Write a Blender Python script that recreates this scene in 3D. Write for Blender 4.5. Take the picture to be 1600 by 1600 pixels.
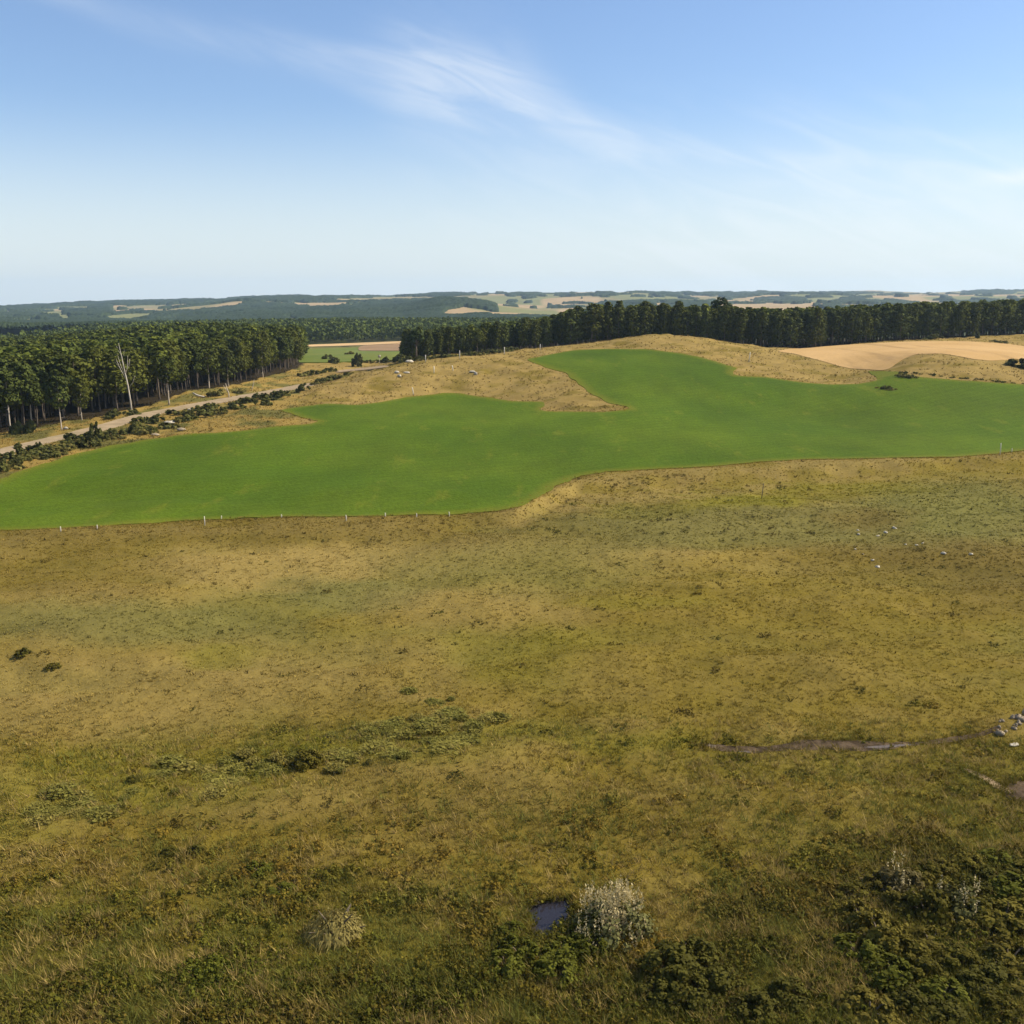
import bpy, math, random
import numpy as np
from mathutils import Vector
from mathutils.geometry import delaunay_2d_cdt

for o in list(bpy.data.objects):
    bpy.data.objects.remove(o)
S = bpy.context.scene
COL = S.collection
R = math.radians

# ------------------------------------------------------------------ camera
CAM_H, PITCH, F = 40.0, R(11.65), 1600.0
cam = bpy.data.cameras.new("camera")
cam.sensor_width = 36.0
cam.lens = 36.0
cam.clip_start = 0.5
cam.clip_end = 60000
co = bpy.data.objects.new("camera", cam)
COL.objects.link(co)
co.location = (0, 0, CAM_H)
co.rotation_euler = (R(90) - PITCH, 0, 0)
S.camera = co

# ------------------------------------------------------------------ sun, sky, exposure
SUN_AZ, SUN_EL = R(79), R(43)          # azimuth measured from +Y towards +X
S.view_settings.view_transform = 'Standard'
S.view_settings.look = 'None'
S.view_settings.gamma = 1
S.view_settings.exposure = 0.70
sl = bpy.data.lights.new("sun", 'SUN')
sl.energy = 4.8
sl.angle = R(0.5)
sl.color = (1.0, 0.90, 0.74)
so = bpy.data.objects.new("sun", sl)
COL.objects.link(so)
sd = Vector((math.sin(SUN_AZ) * math.cos(SUN_EL), math.cos(SUN_AZ) * math.cos(SUN_EL), math.sin(SUN_EL)))
so.rotation_euler = sd.to_track_quat('Z', 'Y').to_euler()
so.location = (0, 0, 300)

W = bpy.data.worlds.new("World")
S.world = W
W.use_nodes = True
nt = W.node_tree
nt.nodes.clear()


def N(tree, typ, **kw):
    n = tree.nodes.new(typ)
    for k, v in kw.items():
        if k == 'inp':
            for a, b in v.items():
                n.inputs[a].default_value = b
        else:
            setattr(n, k, v)
    return n


def L(tree, a, b):
    tree.links.new(a, b)


def mathn(tree, op, a, b=None, c=None, clamp=False):
    n = tree.nodes.new('ShaderNodeMath')
    n.operation = op
    n.use_clamp = clamp
    for i, v in enumerate((a, b, c)):
        if v is None:
            continue
        if isinstance(v, (int, float)):
            n.inputs[i].default_value = v
        else:
            tree.links.new(v, n.inputs[i])
    return n.outputs[0]


def maprange(tree, v, a, b, c=0.0, d=1.0, smooth=True):
    n = tree.nodes.new('ShaderNodeMapRange')
    if smooth:
        n.interpolation_type = 'SMOOTHSTEP'
    tree.links.new(v, n.inputs[0])
    for i, x in enumerate((a, b, c, d)):
        n.inputs[i + 1].default_value = x
    return n.outputs[0]


def curve(tree, v, pts):
    n = tree.nodes.new('ShaderNodeFloatCurve')
    c = n.mapping.curves[0]
    while len(c.points) > 2:
        c.points.remove(c.points[1])
    c.points[0].location = pts[0]
    c.points[1].location = pts[-1]
    for p in pts[1:-1]:
        c.points.new(*p)
    n.mapping.update()
    tree.links.new(v, n.inputs['Value'])
    return n.outputs[0]


def mixc(tree, f, a, b, mode='MIX'):
    n = tree.nodes.new('ShaderNodeMix')
    n.data_type = 'RGBA'
    n.blend_type = mode
    for s, v in ((0, f), (6, a), (7, b)):
        if isinstance(v, (int, float)):
            n.inputs[s].default_value = v
        elif isinstance(v, tuple):
            n.inputs[s].default_value = (*v, 1) if len(v) == 3 else v
        else:
            tree.links.new(v, n.inputs[s])
    return n.outputs[2]


sky = N(nt, 'ShaderNodeTexSky', sky_type='NISHITA', sun_disc=False, sun_elevation=SUN_EL, sun_rotation=SUN_AZ,
        altitude=60, air_density=1.0, dust_density=0.6, ozone_density=1.6)
tc = N(nt, 'ShaderNodeTexCoord')
sx = N(nt, 'ShaderNodeSeparateXYZ')
L(nt, tc.outputs['Generated'], sx.inputs[0])
az = mathn(nt, 'ARCTAN2', sx.outputs[0], sx.outputs[1])
el = mathn(nt, 'ARCSINE', sx.outputs[2])
SKY_GAIN = (0.825, 0.90, 1.035)
skyc = mixc(nt, 1.0, sky.outputs[0], SKY_GAIN, 'MULTIPLY')
# the air close to the horizon is pale and hazy
hz = maprange(nt, el, R(10.5), R(0.0))
skyc = mixc(nt, mathn(nt, 'MULTIPLY', hz, 0.80), skyc, (5.75, 6.15, 6.1))
# thin cirrus: one long streak plus a fainter veil, described in azimuth / elevation
a01 = maprange(nt, az, R(-45), R(45), smooth=False)


def A(px):
    return 0.5 + math.degrees(math.atan((px - 800) / 1640.0)) / 90.0


def E(py):
    return math.degrees(math.atan((800 - py) / 1600.0)) - 11.65


sc20 = 1 / 20.0
line = curve(nt, a01, [(A(x), E(y) * sc20) for x, y in
             ((-700, -60), (0, 15), (300, 70), (520, 100), (720, 132), (860, 185), (1000, 232), (1180, 268), (1400, 285), (1700, 300))])
wid = curve(nt, a01, [(A(x), w) for x, w in
            ((-700, .3), (0, .22), (300, .30), (520, .35), (720, .85), (860, .62), (1000, .36), (1180, .75), (1400, .75), (1700, .3))])
amp = curve(nt, a01, [(A(x), w) for x, w in
            ((-700, .3), (0, .34), (200, .30), (400, .30), (560, .42), (660, .85), (800, 1.0), (870, .8), (980, .58), (1080, .30), (1250, .42), (1400, .22), (1520, .12), (1700, .2))])
nv = N(nt, 'ShaderNodeCombineXYZ')
L(nt, mathn(nt, 'MULTIPLY', az, 9.0), nv.inputs[0])
L(nt, mathn(nt, 'ADD', mathn(nt, 'MULTIPLY', el, 42.0), mathn(nt, 'MULTIPLY', az, 13.0)), nv.inputs[1])
n1 = N(nt, 'ShaderNodeTexNoise', inp={'Scale': 0.85, 'Detail': 7.0, 'Roughness': .55, 'Distortion': 1.0})
L(nt, nv.outputs[0], n1.inputs['Vector'])
nb = N(nt, 'ShaderNodeTexNoise', inp={'Scale': 0.33, 'Detail': 4.0, 'Roughness': .5, 'Distortion': .4})
L(nt, nv.outputs[0], nb.inputs['Vector'])
eld = mathn(nt, 'MULTIPLY', el, 180 / math.pi)
warp = mathn(nt, 'MULTIPLY', mathn(nt, 'SUBTRACT', nb.outputs[0], 0.5), 2.4)
off = mathn(nt, 'SUBTRACT', mathn(nt, 'ADD', eld, warp), mathn(nt, 'MULTIPLY', line, 20.0))
q = mathn(nt, 'DIVIDE', off, mathn(nt, 'MULTIPLY', wid, 2.7))
g = mathn(nt, 'EXPONENT', mathn(nt, 'MULTIPLY', mathn(nt, 'MULTIPLY', q, q), -1.0))
tex = maprange(nt, n1.outputs[0], .25, .80)
cl = mathn(nt, 'MULTIPLY', mathn(nt, 'MULTIPLY', g, amp), mathn(nt, 'ADD', mathn(nt, 'MULTIPLY', tex, .75), .2))
# broad faint veil on the sun side
veil = mathn(nt, 'MULTIPLY', maprange(nt, az, R(-12), R(14)), maprange(nt, el, R(12), R(4)))
veil = mathn(nt, 'MULTIPLY', veil, mathn(nt, 'MULTIPLY', maprange(nt, n1.outputs[0], .34, .78), .55))
# a brighter little bank of cloud low towards the sun
q2 = mathn(nt, 'DIVIDE', mathn(nt, 'SUBTRACT', az, R(26.0)), R(2.0))
q3 = mathn(nt, 'DIVIDE', mathn(nt, 'SUBTRACT', el, R(5.85)), R(.35))
g2 = mathn(nt, 'EXPONENT', mathn(nt, 'MULTIPLY', mathn(nt, 'ADD', mathn(nt, 'MULTIPLY', q2, q2), mathn(nt, 'MULTIPLY', q3, q3)), -1.0))
cl = mathn(nt, 'ADD', mathn(nt, 'ADD', cl, veil), mathn(nt, 'MULTIPLY', g2, .9), clamp=True)
skyc = mixc(nt, mathn(nt, 'MULTIPLY', cl, .64), skyc, (6.5, 6.75, 6.9))
bg = N(nt, 'ShaderNodeBackground', inp={'Strength': 0.094})
L(nt, skyc, bg.inputs['Color'])
wo = N(nt, 'ShaderNodeOutputWorld')
L(nt, bg.outputs[0], wo.inputs['Surface'])

S.render.engine = 'CYCLES'
S.cycles.use_denoising = True
S.cycles.max_bounces = 6
S.cycles.diffuse_bounces = 2
S.cycles.glossy_bounces = 2
S.cycles.transmission_bounces = 3
S.cycles.volume_bounces = 1
S.cycles.transparent_max_bounces = 6
S.cycles.sample_clamp_indirect = 4.0

# ------------------------------------------------------------------ numeric helpers
rng = np.random.default_rng(7)
random.seed(7)


def hash2(ix, iy, seed):
    h = (ix.astype(np.int64) * 374761393 + iy.astype(np.int64) * 668265263 + seed * 974634777) & 0x7fffffff
    h = ((h ^ (h >> 13)) * 1274126177) & 0x7fffffff
    h = h ^ (h >> 16)
    return (h & 0xffff) / 65535.0


def vnoise(x, y, seed=0):
    x = np.asarray(x, float)
    y = np.asarray(y, float)
    ix, iy = np.floor(x), np.floor(y)
    fx, fy = x - ix, y - iy
    fx = fx * fx * fx * (fx * (fx * 6 - 15) + 10)
    fy = fy * fy * fy * (fy * (fy * 6 - 15) + 10)
    ix, iy = ix.astype(np.int64), iy.astype(np.int64)
    a, b = hash2(ix, iy, seed), hash2(ix + 1, iy, seed)
    c, d = hash2(ix, iy + 1, seed), hash2(ix + 1, iy + 1, seed)
    return (a * (1 - fx) + b * fx) * (1 - fy) + (c * (1 - fx) + d * fx) * fy


def fbm(x, y, seed=0, octv=4):
    s, a, t = 0, .5, 0
    for i in range(octv):
        s = s + a * vnoise(x * 2 ** i + 17.3 * i, y * 2 ** i - 9.1 * i, seed + i)
        t += a
        a *= .5
    return s / t


def sstep(a, b, x):
    t = np.clip((x - a) / (b - a), 0, 1)
    return t * t * (3 - 2 * t)


CT, ST = math.cos(PITCH), math.sin(PITCH)


def ray(px, py):
    u = (np.asarray(px, float) - 800) / F
    v = (800 - np.asarray(py, float)) / F
    return u, CT + v * ST, -ST + v * CT


def P(px, py, D):
    dx, dy, dz = ray(px, py)
    t = D / dy
    return (t * dx, D, CAM_H + t * dz)


def Pz(px, py, z):
    dx, dy, dz = ray(px, py)
    t = (z - CAM_H) / dz
    return (t * dx, t * dy, z)


def proj(x, y, z):
    d = y * CT - (z - CAM_H) * ST
    up = y * ST + (z - CAM_H) * CT
    d = np.maximum(d, .1)
    return 800 + F * x / d, 800 - F * up / d


# ------------------------------------------------------------------ lie of the land
cps = []
for D in (-40, 0, 35, 70, 105, 140):
    for s in (-1, -.5, 0, .5, 1):
        cps.append((s * (D + 90), D, 0.0))
for px, py, z in ((-300, 850, 0), (0, 828, 0), (320, 815, 0), (540, 808, 0), (800, 798, 0), (900, 745, 1.2), (1100, 728, 2), (1300, 718, 2.6),
                  (1600, 705, 3.2), (1950, 690, 4), (0, 745, 2), (150, 700, 3.0), (300, 676, 4), (480, 660, 5), (800, 700, 2.2), (560, 720, 1.8),
                  (560, 632, 6), (700, 613, 7), (850, 640, 5.4), (985, 640, 6.4), (-300, 800, 2), (200, 760, 1.2), (1300, 770, .8)):
    cps.append(Pz(px, py, z))
for px, py, D in ((700, 568, 418), (620, 577, 410), (800, 557, 432), (560, 592, 400), (495, 608, 385), (835, 556, 445), (900, 600, 372),
                  (880, 549, 455), (1000, 545, 448), (1100, 557, 425), (1040, 523, 478), (945, 538, 472), (1150, 540, 468), (1250, 566, 428),
                  (1360, 594, 380), (1225, 592, 382), (1100, 640, 330), (1300, 650, 325), (1600, 601, 352), (1450, 590, 366), (1600, 655, 300),
                  (1450, 553, 405), (1550, 566, 392), (1600, 575, 384), (1400, 581, 374), (1700, 590, 376),
                  (1300, 545, 480), (1450, 532, 510), (1590, 542, 490), (1380, 572, 408), (1700, 545, 500),
                  (1250, 545, 522), (1500, 527, 562), (1330, 538, 535), (1600, 522, 580), (1750, 515, 600), (1400, 533, 545),
                  (700, 556, 492), (640, 561, 480), (780, 550, 507), (1040, 533, 535), (900, 541, 522), (1150, 541, 522),
                  (0, 672, 300), (200, 645, 335), (330, 610, 400), (400, 594, 460), (462, 574, 540),
                  (480, 605, 432), (560, 581, 520), (612, 573, 562), (330, 622, 372), (200, 655, 318), (0, 706, 250), (100, 681, 284), (-200, 735, 235),
                  (480, 561, 760), (630, 546, 900), (540, 553, 830), (480, 543, 1050), (625, 536, 1080), (-200, 720, 270)):
    cps.append(P(px, py, D))
for px, D, z in ((0, 700, -7), (150, 700, -1), (300, 700, 5), (300, 950, 0), (0, 950, -13), (150, 950, -6), (0, 480, -1), (-300, 700, -10), (-300, 450, -1), (-300, 950, -16), (640, 640, 9), (760, 640, 11),
                 (900, 640, 12), (1040, 640, 13), (1250, 640, 14), (1500, 680, 16), (1750, 700, 17), (2200, 600, 20), (2200, 400, 14), (2200, 300, 6),
                 (700, 900, 3), (900, 900, 3), (1200, 900, 5), (1600, 900, 8), (2200, 900, 8), (0, 1300, -10), (400, 1300, -2), (800, 1300, 0), (1200, 1300, 0), (1700, 1300, 0),
                 (2300, 1300, 0), (-600, 1300, -12), (-600, 300, 2), (-600, 600, -6), (-600, 950, -12)):
    cps.append(((px - 800) / F * D * .98, D, z))
cps = np.array(cps)
SC = 100.0


def _phi(r2):
    return np.sqrt(r2 / SC ** 2 + 0.06)


_n = len(cps)
_d2 = ((cps[:, None, :2] - cps[None, :, :2]) ** 2).sum(-1)
_M = np.zeros((_n + 3, _n + 3))
_M[:_n, :_n] = _phi(_d2) - np.eye(_n) * 0.004
_Q = np.c_[np.ones(_n), cps[:, :2] / SC]
_M[:_n, _n:] = _Q
_M[_n:, :_n] = _Q.T
_w = np.linalg.solve(_M, np.r_[cps[:, 2], 0, 0, 0])


def rbf(x, y):
    out = np.empty(x.shape)
    for i in range(0, x.size, 20000):
        a, b = x[i:i + 20000], y[i:i + 20000]
        d2 = (a[:, None] - cps[None, :, 0]) ** 2 + (b[:, None] - cps[None, :, 1]) ** 2
        out[i:i + 20000] = _phi(d2) @ _w[:_n] + _w[_n] + _w[_n + 1] * a / SC + _w[_n + 2] * b / SC
    return out


GX0, GY0, GS = -1500.0, -80.0, 5.0
gx = np.arange(GX0, 1501, GS)
gy = np.arange(GY0, 1500, GS)
_gx, _gy = np.meshgrid(gx, gy)
TG = rbf(_gx.ravel(), _gy.ravel()).reshape(_gx.shape)

# far hills: image row of the land at given distances, per column
HC = np.array([-900, 0, 200, 400, 600, 700, 850, 1000, 1200, 1400, 1600, 2500], float)
HD = np.array([1500, 2200, 2600, 3100, 3700, 4300, 5500, 7000, 9500, 13000], float)
HP = np.array([
    [523, 523, 520, 516, 514, 514, 514, 514, 514, 514, 514, 514],
    [515, 514, 513, 511, 508, 507, 507, 507, 506, 506, 506, 506],
    [509, 509, 507, 503, 499, 496, 497, 496, 496, 496, 496, 496],
    [503, 503, 500, 493, 487, 474, 489, 488, 487, 487, 487, 487],
    [494, 495, 490, 482, 477, 470, 482, 478, 478, 478, 477, 477],
    [486, 486, 481, 474, 471, 471, 475, 470, 471, 471, 470, 470],
    [483, 483, 476, 469, 467, 465, 464, 462, 463, 463, 462, 462],
    [483, 483, 473, 468, 466, 461, 459.5, 458.5, 459, 459, 458, 458],
    [484, 484, 474, 469, 467, 463, 462, 460, 460, 458, 456, 460],
    [482, 482, 478, 476, 474, 470, 468, 466, 466, 466, 464, 466]])


def hills(x, y):
    px = 800 + F * x / (y * CT + CAM_H * ST * .6)
    ci = np.clip(np.searchsorted(HC, px) - 1, 0, len(HC) - 2)
    ct = np.clip((px - HC[ci]) / (HC[ci + 1] - HC[ci]), 0, 1)
    ct = ct * ct * (3 - 2 * ct)
    z = np.zeros((len(HD),) + x.shape)
    for k in range(len(HD)):
        py = HP[k][ci] * (1 - ct) + HP[k][ci + 1] * ct
        v = (800 - py) / F
        z[k] = CAM_H + HD[k] / (CT + v * ST) * (-ST + v * CT)
    di = np.clip(np.searchsorted(HD, y) - 1, 0, len(HD) - 2)
    dt = np.clip((y - HD[di]) / (HD[di + 1] - HD[di]), 0, 1)
    dt = dt * dt * (3 - 2 * dt)
    za = np.take_along_axis(z, di[None], 0)[0]
    zb = np.take_along_axis(z, di[None] + 1, 0)[0]
    h = za * (1 - dt) + zb * dt
    k = sstep(1700, 3500, y)
    h = h + k * (fbm(x / 520, y / 620, 5, 4) - .5) * (26 + y * .0036)
    return h


def swell(a, b):
    return ((fbm(a / 30, b / 15, 301, 3) - .5) * 3.4 + (fbm(a / 9, b / 7, 305, 2) - .5) * .7) * sstep(52, 80, b) * sstep(240, 190, b)


BPX = np.array([-300, 0, 320, 800, 900, 1100, 1300, 1600, 2000], float)
BY = np.array([Pz(px, py, z)[1] for px, py, z in ((-300, 850, 0), (0, 828, 0), (320, 815, 0), (800, 798, 0), (900, 745, 1.2), (1100, 728, 2), (1300, 718, 2.6), (1600, 705, 3.2), (2000, 690, 4))])


def T(x, y):
    x = np.asarray(x, float)
    y = np.asarray(y, float)
    sh = x.shape
    x, y = x.ravel(), y.ravel()
    u = np.clip((x - GX0) / GS, 1.01, len(gx) - 3.01)
    v = np.clip((y - GY0) / GS, 1.01, len(gy) - 3.01)
    i, j = np.floor(u).astype(int), np.floor(v).astype(int)
    a, b = u - i, v - j

    def w(t):
        return ((1 - t) ** 3 / 6, (3 * t ** 3 - 6 * t ** 2 + 4) / 6, (-3 * t ** 3 + 3 * t ** 2 + 3 * t + 1) / 6, t ** 3 / 6)
    wa, wb = w(a), w(b)
    z = np.zeros(x.shape)
    for m in range(4):
        for n in range(4):
            z += TG[j + m - 1, i + n - 1] * wa[n] * wb[m]
    far = y > 1000
    if far.any():
        k = sstep(1050, 1450, y[far])
        z[far] = z[far] * (1 - k) + hills(x[far], y[far]) * k
    m = (y > 50) & (y < 290)
    if m.any():          # soft swells and hollows of the moor, and the step below the crop edge
        a, b = x[m], y[m]
        z[m] += swell(a, b)
        d = np.interp(800 + F * a / (b * CT + 8), BPX, BY) - b + (fbm(a / 12, b / 12, 311, 3) - .5) * 9
        z[m] -= 1.9 * sstep(5, 13, d) * sstep(40, 20, d) * sstep(180, 195, b)
    return z.reshape(sh)


DM = np.r_[np.arange(30, 620, 1.0), np.geomspace(620, 12000, 500)]


def ground_at(px, py):
    """first point of the land along the sight line through a point of the photograph -> x, y, z"""
    px = np.atleast_1d(np.asarray(px, float))
    py = np.atleast_1d(np.asarray(py, float))
    dx, dy, dz = ray(px, py)
    out = np.zeros((len(px), 3))
    for i in range(0, len(px), 200):
        sl_ = slice(i, i + 200)
        t = DM[None, :] / dy[sl_, None]
        X = t * dx[sl_, None]
        Y = np.broadcast_to(DM[None, :], X.shape)
        Z = CAM_H + t * dz[sl_, None]
        d = Z - T(X, Y)
        hit = d <= 0
        k = np.where(hit.any(1), hit.argmax(1), len(DM) - 1)
        k = np.maximum(k, 1)
        r = np.arange(len(k))
        d0, d1 = d[r, k - 1], d[r, k]
        f = np.where(hit.any(1), np.clip(d0 / np.where(np.abs(d0 - d1) < 1e-9, 1, d0 - d1), 0, 1), 1)
        D = DM[k - 1] + (DM[k] - DM[k - 1]) * f
        tt = D / dy[sl_]
        out[sl_, 0] = tt * dx[sl_]
        out[sl_, 1] = D
        out[sl_, 2] = CAM_H + tt * dz[sl_]
    return out


def on_ground(px, py, sink=0.0):
    p = ground_at(px, py)[0]
    return Vector((p[0], p[1], float(ground_z(p[0:1], p[1:2])[0]) + .03 - sink))


def densify(pts, step=6.0):
    out = []
    n = len(pts)
    for i in range(n):
        a, b = np.array(pts[i], float), np.array(pts[(i + 1) % n], float)
        k = max(1, int(np.linalg.norm(b - a) / step))
        for j in range(k):
            out.append(a + (b - a) * j / k)
    return np.array(out)


def smooth_loop(q, it=1):
    for _ in range(it):
        q = .5 * q + .25 * (np.roll(q, 1, 0) + np.roll(q, -1, 0))
    return q


def world_poly(pts, step=6.0, rough=.5, seed=3, sm=2):
    q = densify(pts, step)
    w = ground_at(q[:, 0], q[:, 1])[:, :2]
    w = smooth_loop(w, sm)
    n = np.roll(w, -1, 0) - np.roll(w, 1, 0)
    n = np.c_[n[:, 1], -n[:, 0]] / (np.linalg.norm(n, axis=1)[:, None] + 1e-6)
    k = (fbm(w[:, 0] / 6, w[:, 1] / 6, seed, 3) - .5)[:, None] * 2
    return w + n * k * rough


def inside(poly, x, y):
    x = np.asarray(x, float)
    y = np.asarray(y, float)
    r = np.zeros(x.shape, bool)
    m = (x >= poly[:, 0].min()) & (x <= poly[:, 0].max()) & (y >= poly[:, 1].min()) & (y <= poly[:, 1].max())
    xs, ys = x[m], y[m]
    ins = np.zeros(xs.shape, bool)
    n = len(poly)
    for i in range(n):
        x1, y1 = poly[i]
        x2, y2 = poly[(i + 1) % n]
        if y1 == y2:
            continue
        c = ((y1 > ys) != (y2 > ys)) & (xs < (x2 - x1) * (ys - y1) / (y2 - y1) + x1)
        ins ^= c
    r[m] = ins
    return r


def edge_dist(poly, x, y, lim=12.0):
    out = np.full(np.shape(x), lim)
    n = len(poly)
    for i in range(n):
        a, b = poly[i], poly[(i + 1) % n]
        lo, hi = np.minimum(a, b) - lim, np.maximum(a, b) + lim
        m = (x > lo[0]) & (x < hi[0]) & (y > lo[1]) & (y < hi[1])
        if not m.any():
            continue
        px, py = x[m] - a[0], y[m] - a[1]
        d = b - a
        t = np.clip((px * d[0] + py * d[1]) / (d @ d + 1e-9), 0, 1)
        out[m] = np.minimum(out[m], np.hypot(px - t * d[0], py - t * d[1]))
    return out


# ------------------------------------------------------------------ mesh helpers
def mesh_np(name, V, Fc, col=None, smooth=False, mat=None, attrs=None):
    """V (n,3), Fc (m,k) one face size; col (n,3) point colours"""
    me = bpy.data.meshes.new(name)
    V = np.ascontiguousarray(V, np.float32)
    Fc = np.ascontiguousarray(Fc, np.int32)
    k = Fc.shape[1]
    me.vertices.add(len(V))
    me.vertices.foreach_set('co', V.ravel())
    me.loops.add(Fc.size)
    me.loops.foreach_set('vertex_index', Fc.ravel())
    me.polygons.add(len(Fc))
    me.polygons.foreach_set('loop_start', np.arange(0, Fc.size, k, dtype=np.int32))
    me.polygons.foreach_set('loop_total', np.full(len(Fc), k, np.int32))
    if smooth:
        me.polygons.foreach_set('use_smooth', np.ones(len(Fc), bool))
    if col is not None:
        a = me.color_attributes.new('Col', 'FLOAT_COLOR', 'POINT')
        a.data.foreach_set('color', np.c_[col, np.ones(len(col))].astype(np.float32).ravel())
    for nm, v in (attrs or {}).items():
        a = me.attributes.new(nm, 'FLOAT', 'POINT')
        a.data.foreach_set('value', np.asarray(v, np.float32))
    me.update(calc_edges=True)
    me.validate()
    if mat:
        me.materials.append(mat)
    return me


def link(name, me, parent=None, loc=None):
    o = bpy.data.objects.new(name, me)
    COL.objects.link(o)
    if parent is not None:
        o.parent = parent
    if loc is not None:
        o.location = loc
    return o


def tag(o, label=None, cat=None, group=None, kind=None):
    for k, v in (('label', label), ('category', cat), ('group', group), ('kind', kind)):
        if v:
            o[k] = v
    return o


def tube(path, radii, sides=7, cap=True):
    path = [Vector(p) for p in path]
    V, Fc = [], []
    for i, p in enumerate(path):
        d = (path[min(i + 1, len(path) - 1)] - path[max(i - 1, 0)]).normalized()
        a = d.orthogonal().normalized() if abs(d.z) < .95 else Vector((1, 0, 0)) - d * d.x
        a.normalize()
        b = d.cross(a)
        for k in range(sides):
            t = 2 * math.pi * k / sides
            V.append(p + (a * math.cos(t) + b * math.sin(t)) * radii[i])
    for i in range(len(path) - 1):
        for k in range(sides):
            k2 = (k + 1) % sides
            Fc.append((i * sides + k, i * sides + k2, (i + 1) * sides + k2, (i + 1) * sides + k))
    n = len(V)
    if cap:
        for i, idx in ((0, 0), (len(path) - 1, (len(path) - 1) * sides)):
            V.append(path[i])
            c = len(V) - 1
            for k in range(sides):
                Fc.append((c, idx + (k + 1) % sides, idx + k, c) if i == 0 else (c, idx + k, idx + (k + 1) % sides, c))
    T3 = []
    for f in Fc:
        if f[3] == f[0]:
            T3.append(f[:3])
        else:
            T3.append((f[0], f[1], f[2]))
            T3.append((f[0], f[2], f[3]))
    return np.array([tuple(v) for v in V]), np.array(T3)


def join_np(parts):
    V, Fc, o = [], [], 0
    for v, f in parts:
        V.append(v)
        Fc.append(f + o)
        o += len(v)
    return np.concatenate(V), np.concatenate(Fc)


# ------------------------------------------------------------------ materials
def material(name):
    m = bpy.data.materials.new(name)
    m.use_nodes = True
    t = m.node_tree
    t.nodes.clear()
    out = t.nodes.new('ShaderNodeOutputMaterial')
    b = t.nodes.new('ShaderNodeBsdfPrincipled')
    b.inputs['Roughness'].default_value = .85
    b.inputs['Specular IOR Level'].default_value = .04
    t.links.new(b.outputs[0], out.inputs['Surface'])
    return m, t, b, out


def noise(t, scale, detail=4, rough=.55, coord='Object', stretch=None, dist=0):
    c = t.nodes.new('ShaderNodeTexCoord')
    v = c.outputs[coord]
    if stretch:
        mp = t.nodes.new('ShaderNodeMapping')
        mp.inputs['Scale'].default_value = stretch[0]
        mp.inputs['Rotation'].default_value = (0, 0, stretch[1])
        t.links.new(v, mp.inputs[0])
        v = mp.outputs[0]
    n = t.nodes.new('ShaderNodeTexNoise')
    n.inputs['Scale'].default_value = scale
    n.inputs['Detail'].default_value = detail
    n.inputs['Roughness'].default_value = rough
    n.inputs['Distortion'].default_value = dist
    t.links.new(v, n.inputs['Vector'])
    return n.outputs[0]


def attr(t, name='Col'):
    a = t.nodes.new('ShaderNodeAttribute')
    a.attribute_name = name
    return a


def bump(t, b, h, strength, dist):
    n = t.nodes.new('ShaderNodeBump')
    n.inputs['Strength'].default_value = strength
    n.inputs['Distance'].default_value = dist
    t.links.new(h, n.inputs['Height'])
    t.links.new(n.outputs[0], b.inputs['Normal'])


def val_mod(t, colour, fac, lo, hi):
    k = maprange(t, fac, .25, .75, lo, hi, smooth=False)
    cmb = t.nodes.new('ShaderNodeCombineXYZ')
    for i in range(3):
        t.links.new(k, cmb.inputs[i])
    return mixc(t, 1.0, colour, cmb.outputs[0], 'MULTIPLY')


def foliage_mat(name, trans=.28, obj_var=.0, rough=.7):
    m, t, b, out = material(name)
    c = attr(t).outputs['Color']
    if obj_var:
        oi = t.nodes.new('ShaderNodeObjectInfo')
        k = maprange(t, oi.outputs['Random'], 0, 1, 1 - obj_var, 1 + obj_var, smooth=False)
        cmb = t.nodes.new('ShaderNodeCombineXYZ')
        for i in range(3):
            t.links.new(k, cmb.inputs[i])
        c = mixc(t, 1.0, c, cmb.outputs[0], 'MULTIPLY')
    t.links.new(c, b.inputs['Base Color'])
    b.inputs['Roughness'].default_value = rough
    tr = t.nodes.new('ShaderNodeBsdfTranslucent')
    t.links.new(c, tr.inputs[0])
    ms = t.nodes.new('ShaderNodeMixShader')
    ms.inputs[0].default_value = trans
    t.links.new(b.outputs[0], ms.inputs[1])
    t.links.new(tr.outputs[0], ms.inputs[2])
    t.links.new(ms.outputs[0], out.inputs['Surface'])
    return m


def plain(name, c1, c2, scale=3.0, rough=.85, bmp=0.0, coord='Object', stretch=None, spec=.15):
    m, t, b, out = material(name)
    n = noise(t, scale, 5, .6, coord, stretch)
    t.links.new(mixc(t, maprange(t, n, .3, .7), c1, c2), b.inputs['Base Color'])
    b.inputs['Roughness'].default_value = rough
    b.inputs['Specular IOR Level'].default_value = spec
    if bmp:
        bump(t, b, n, 1.0, bmp)
    return m


# meadow ground: vegetation colour from the vertex colours, broken up by fine noise
M_GROUND, t, b, _ = material('meadow_soil')
c = attr(t).outputs['Color']
n_f = noise(t, 1.7, 6, .65)
n_m = noise(t, .22, 5, .6)
c = val_mod(t, c, n_f, .86, 1.13)
c = val_mod(t, c, n_m, .90, 1.10)
L(t, c, b.inputs['Base Color'])
bump(t, b, n_f, 1.0, .16)
b.inputs['Roughness'].default_value = .95

M_HILL, t, b, _ = material('hill_pasture')
c = attr(t).outputs['Color']
c = val_mod(t, c, noise(t, .012, 5, .6), .86, 1.12)
c = val_mod(t, c, noise(t, .08, 3, .6), .93, 1.06)
L(t, c, b.inputs['Base Color'])

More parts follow.
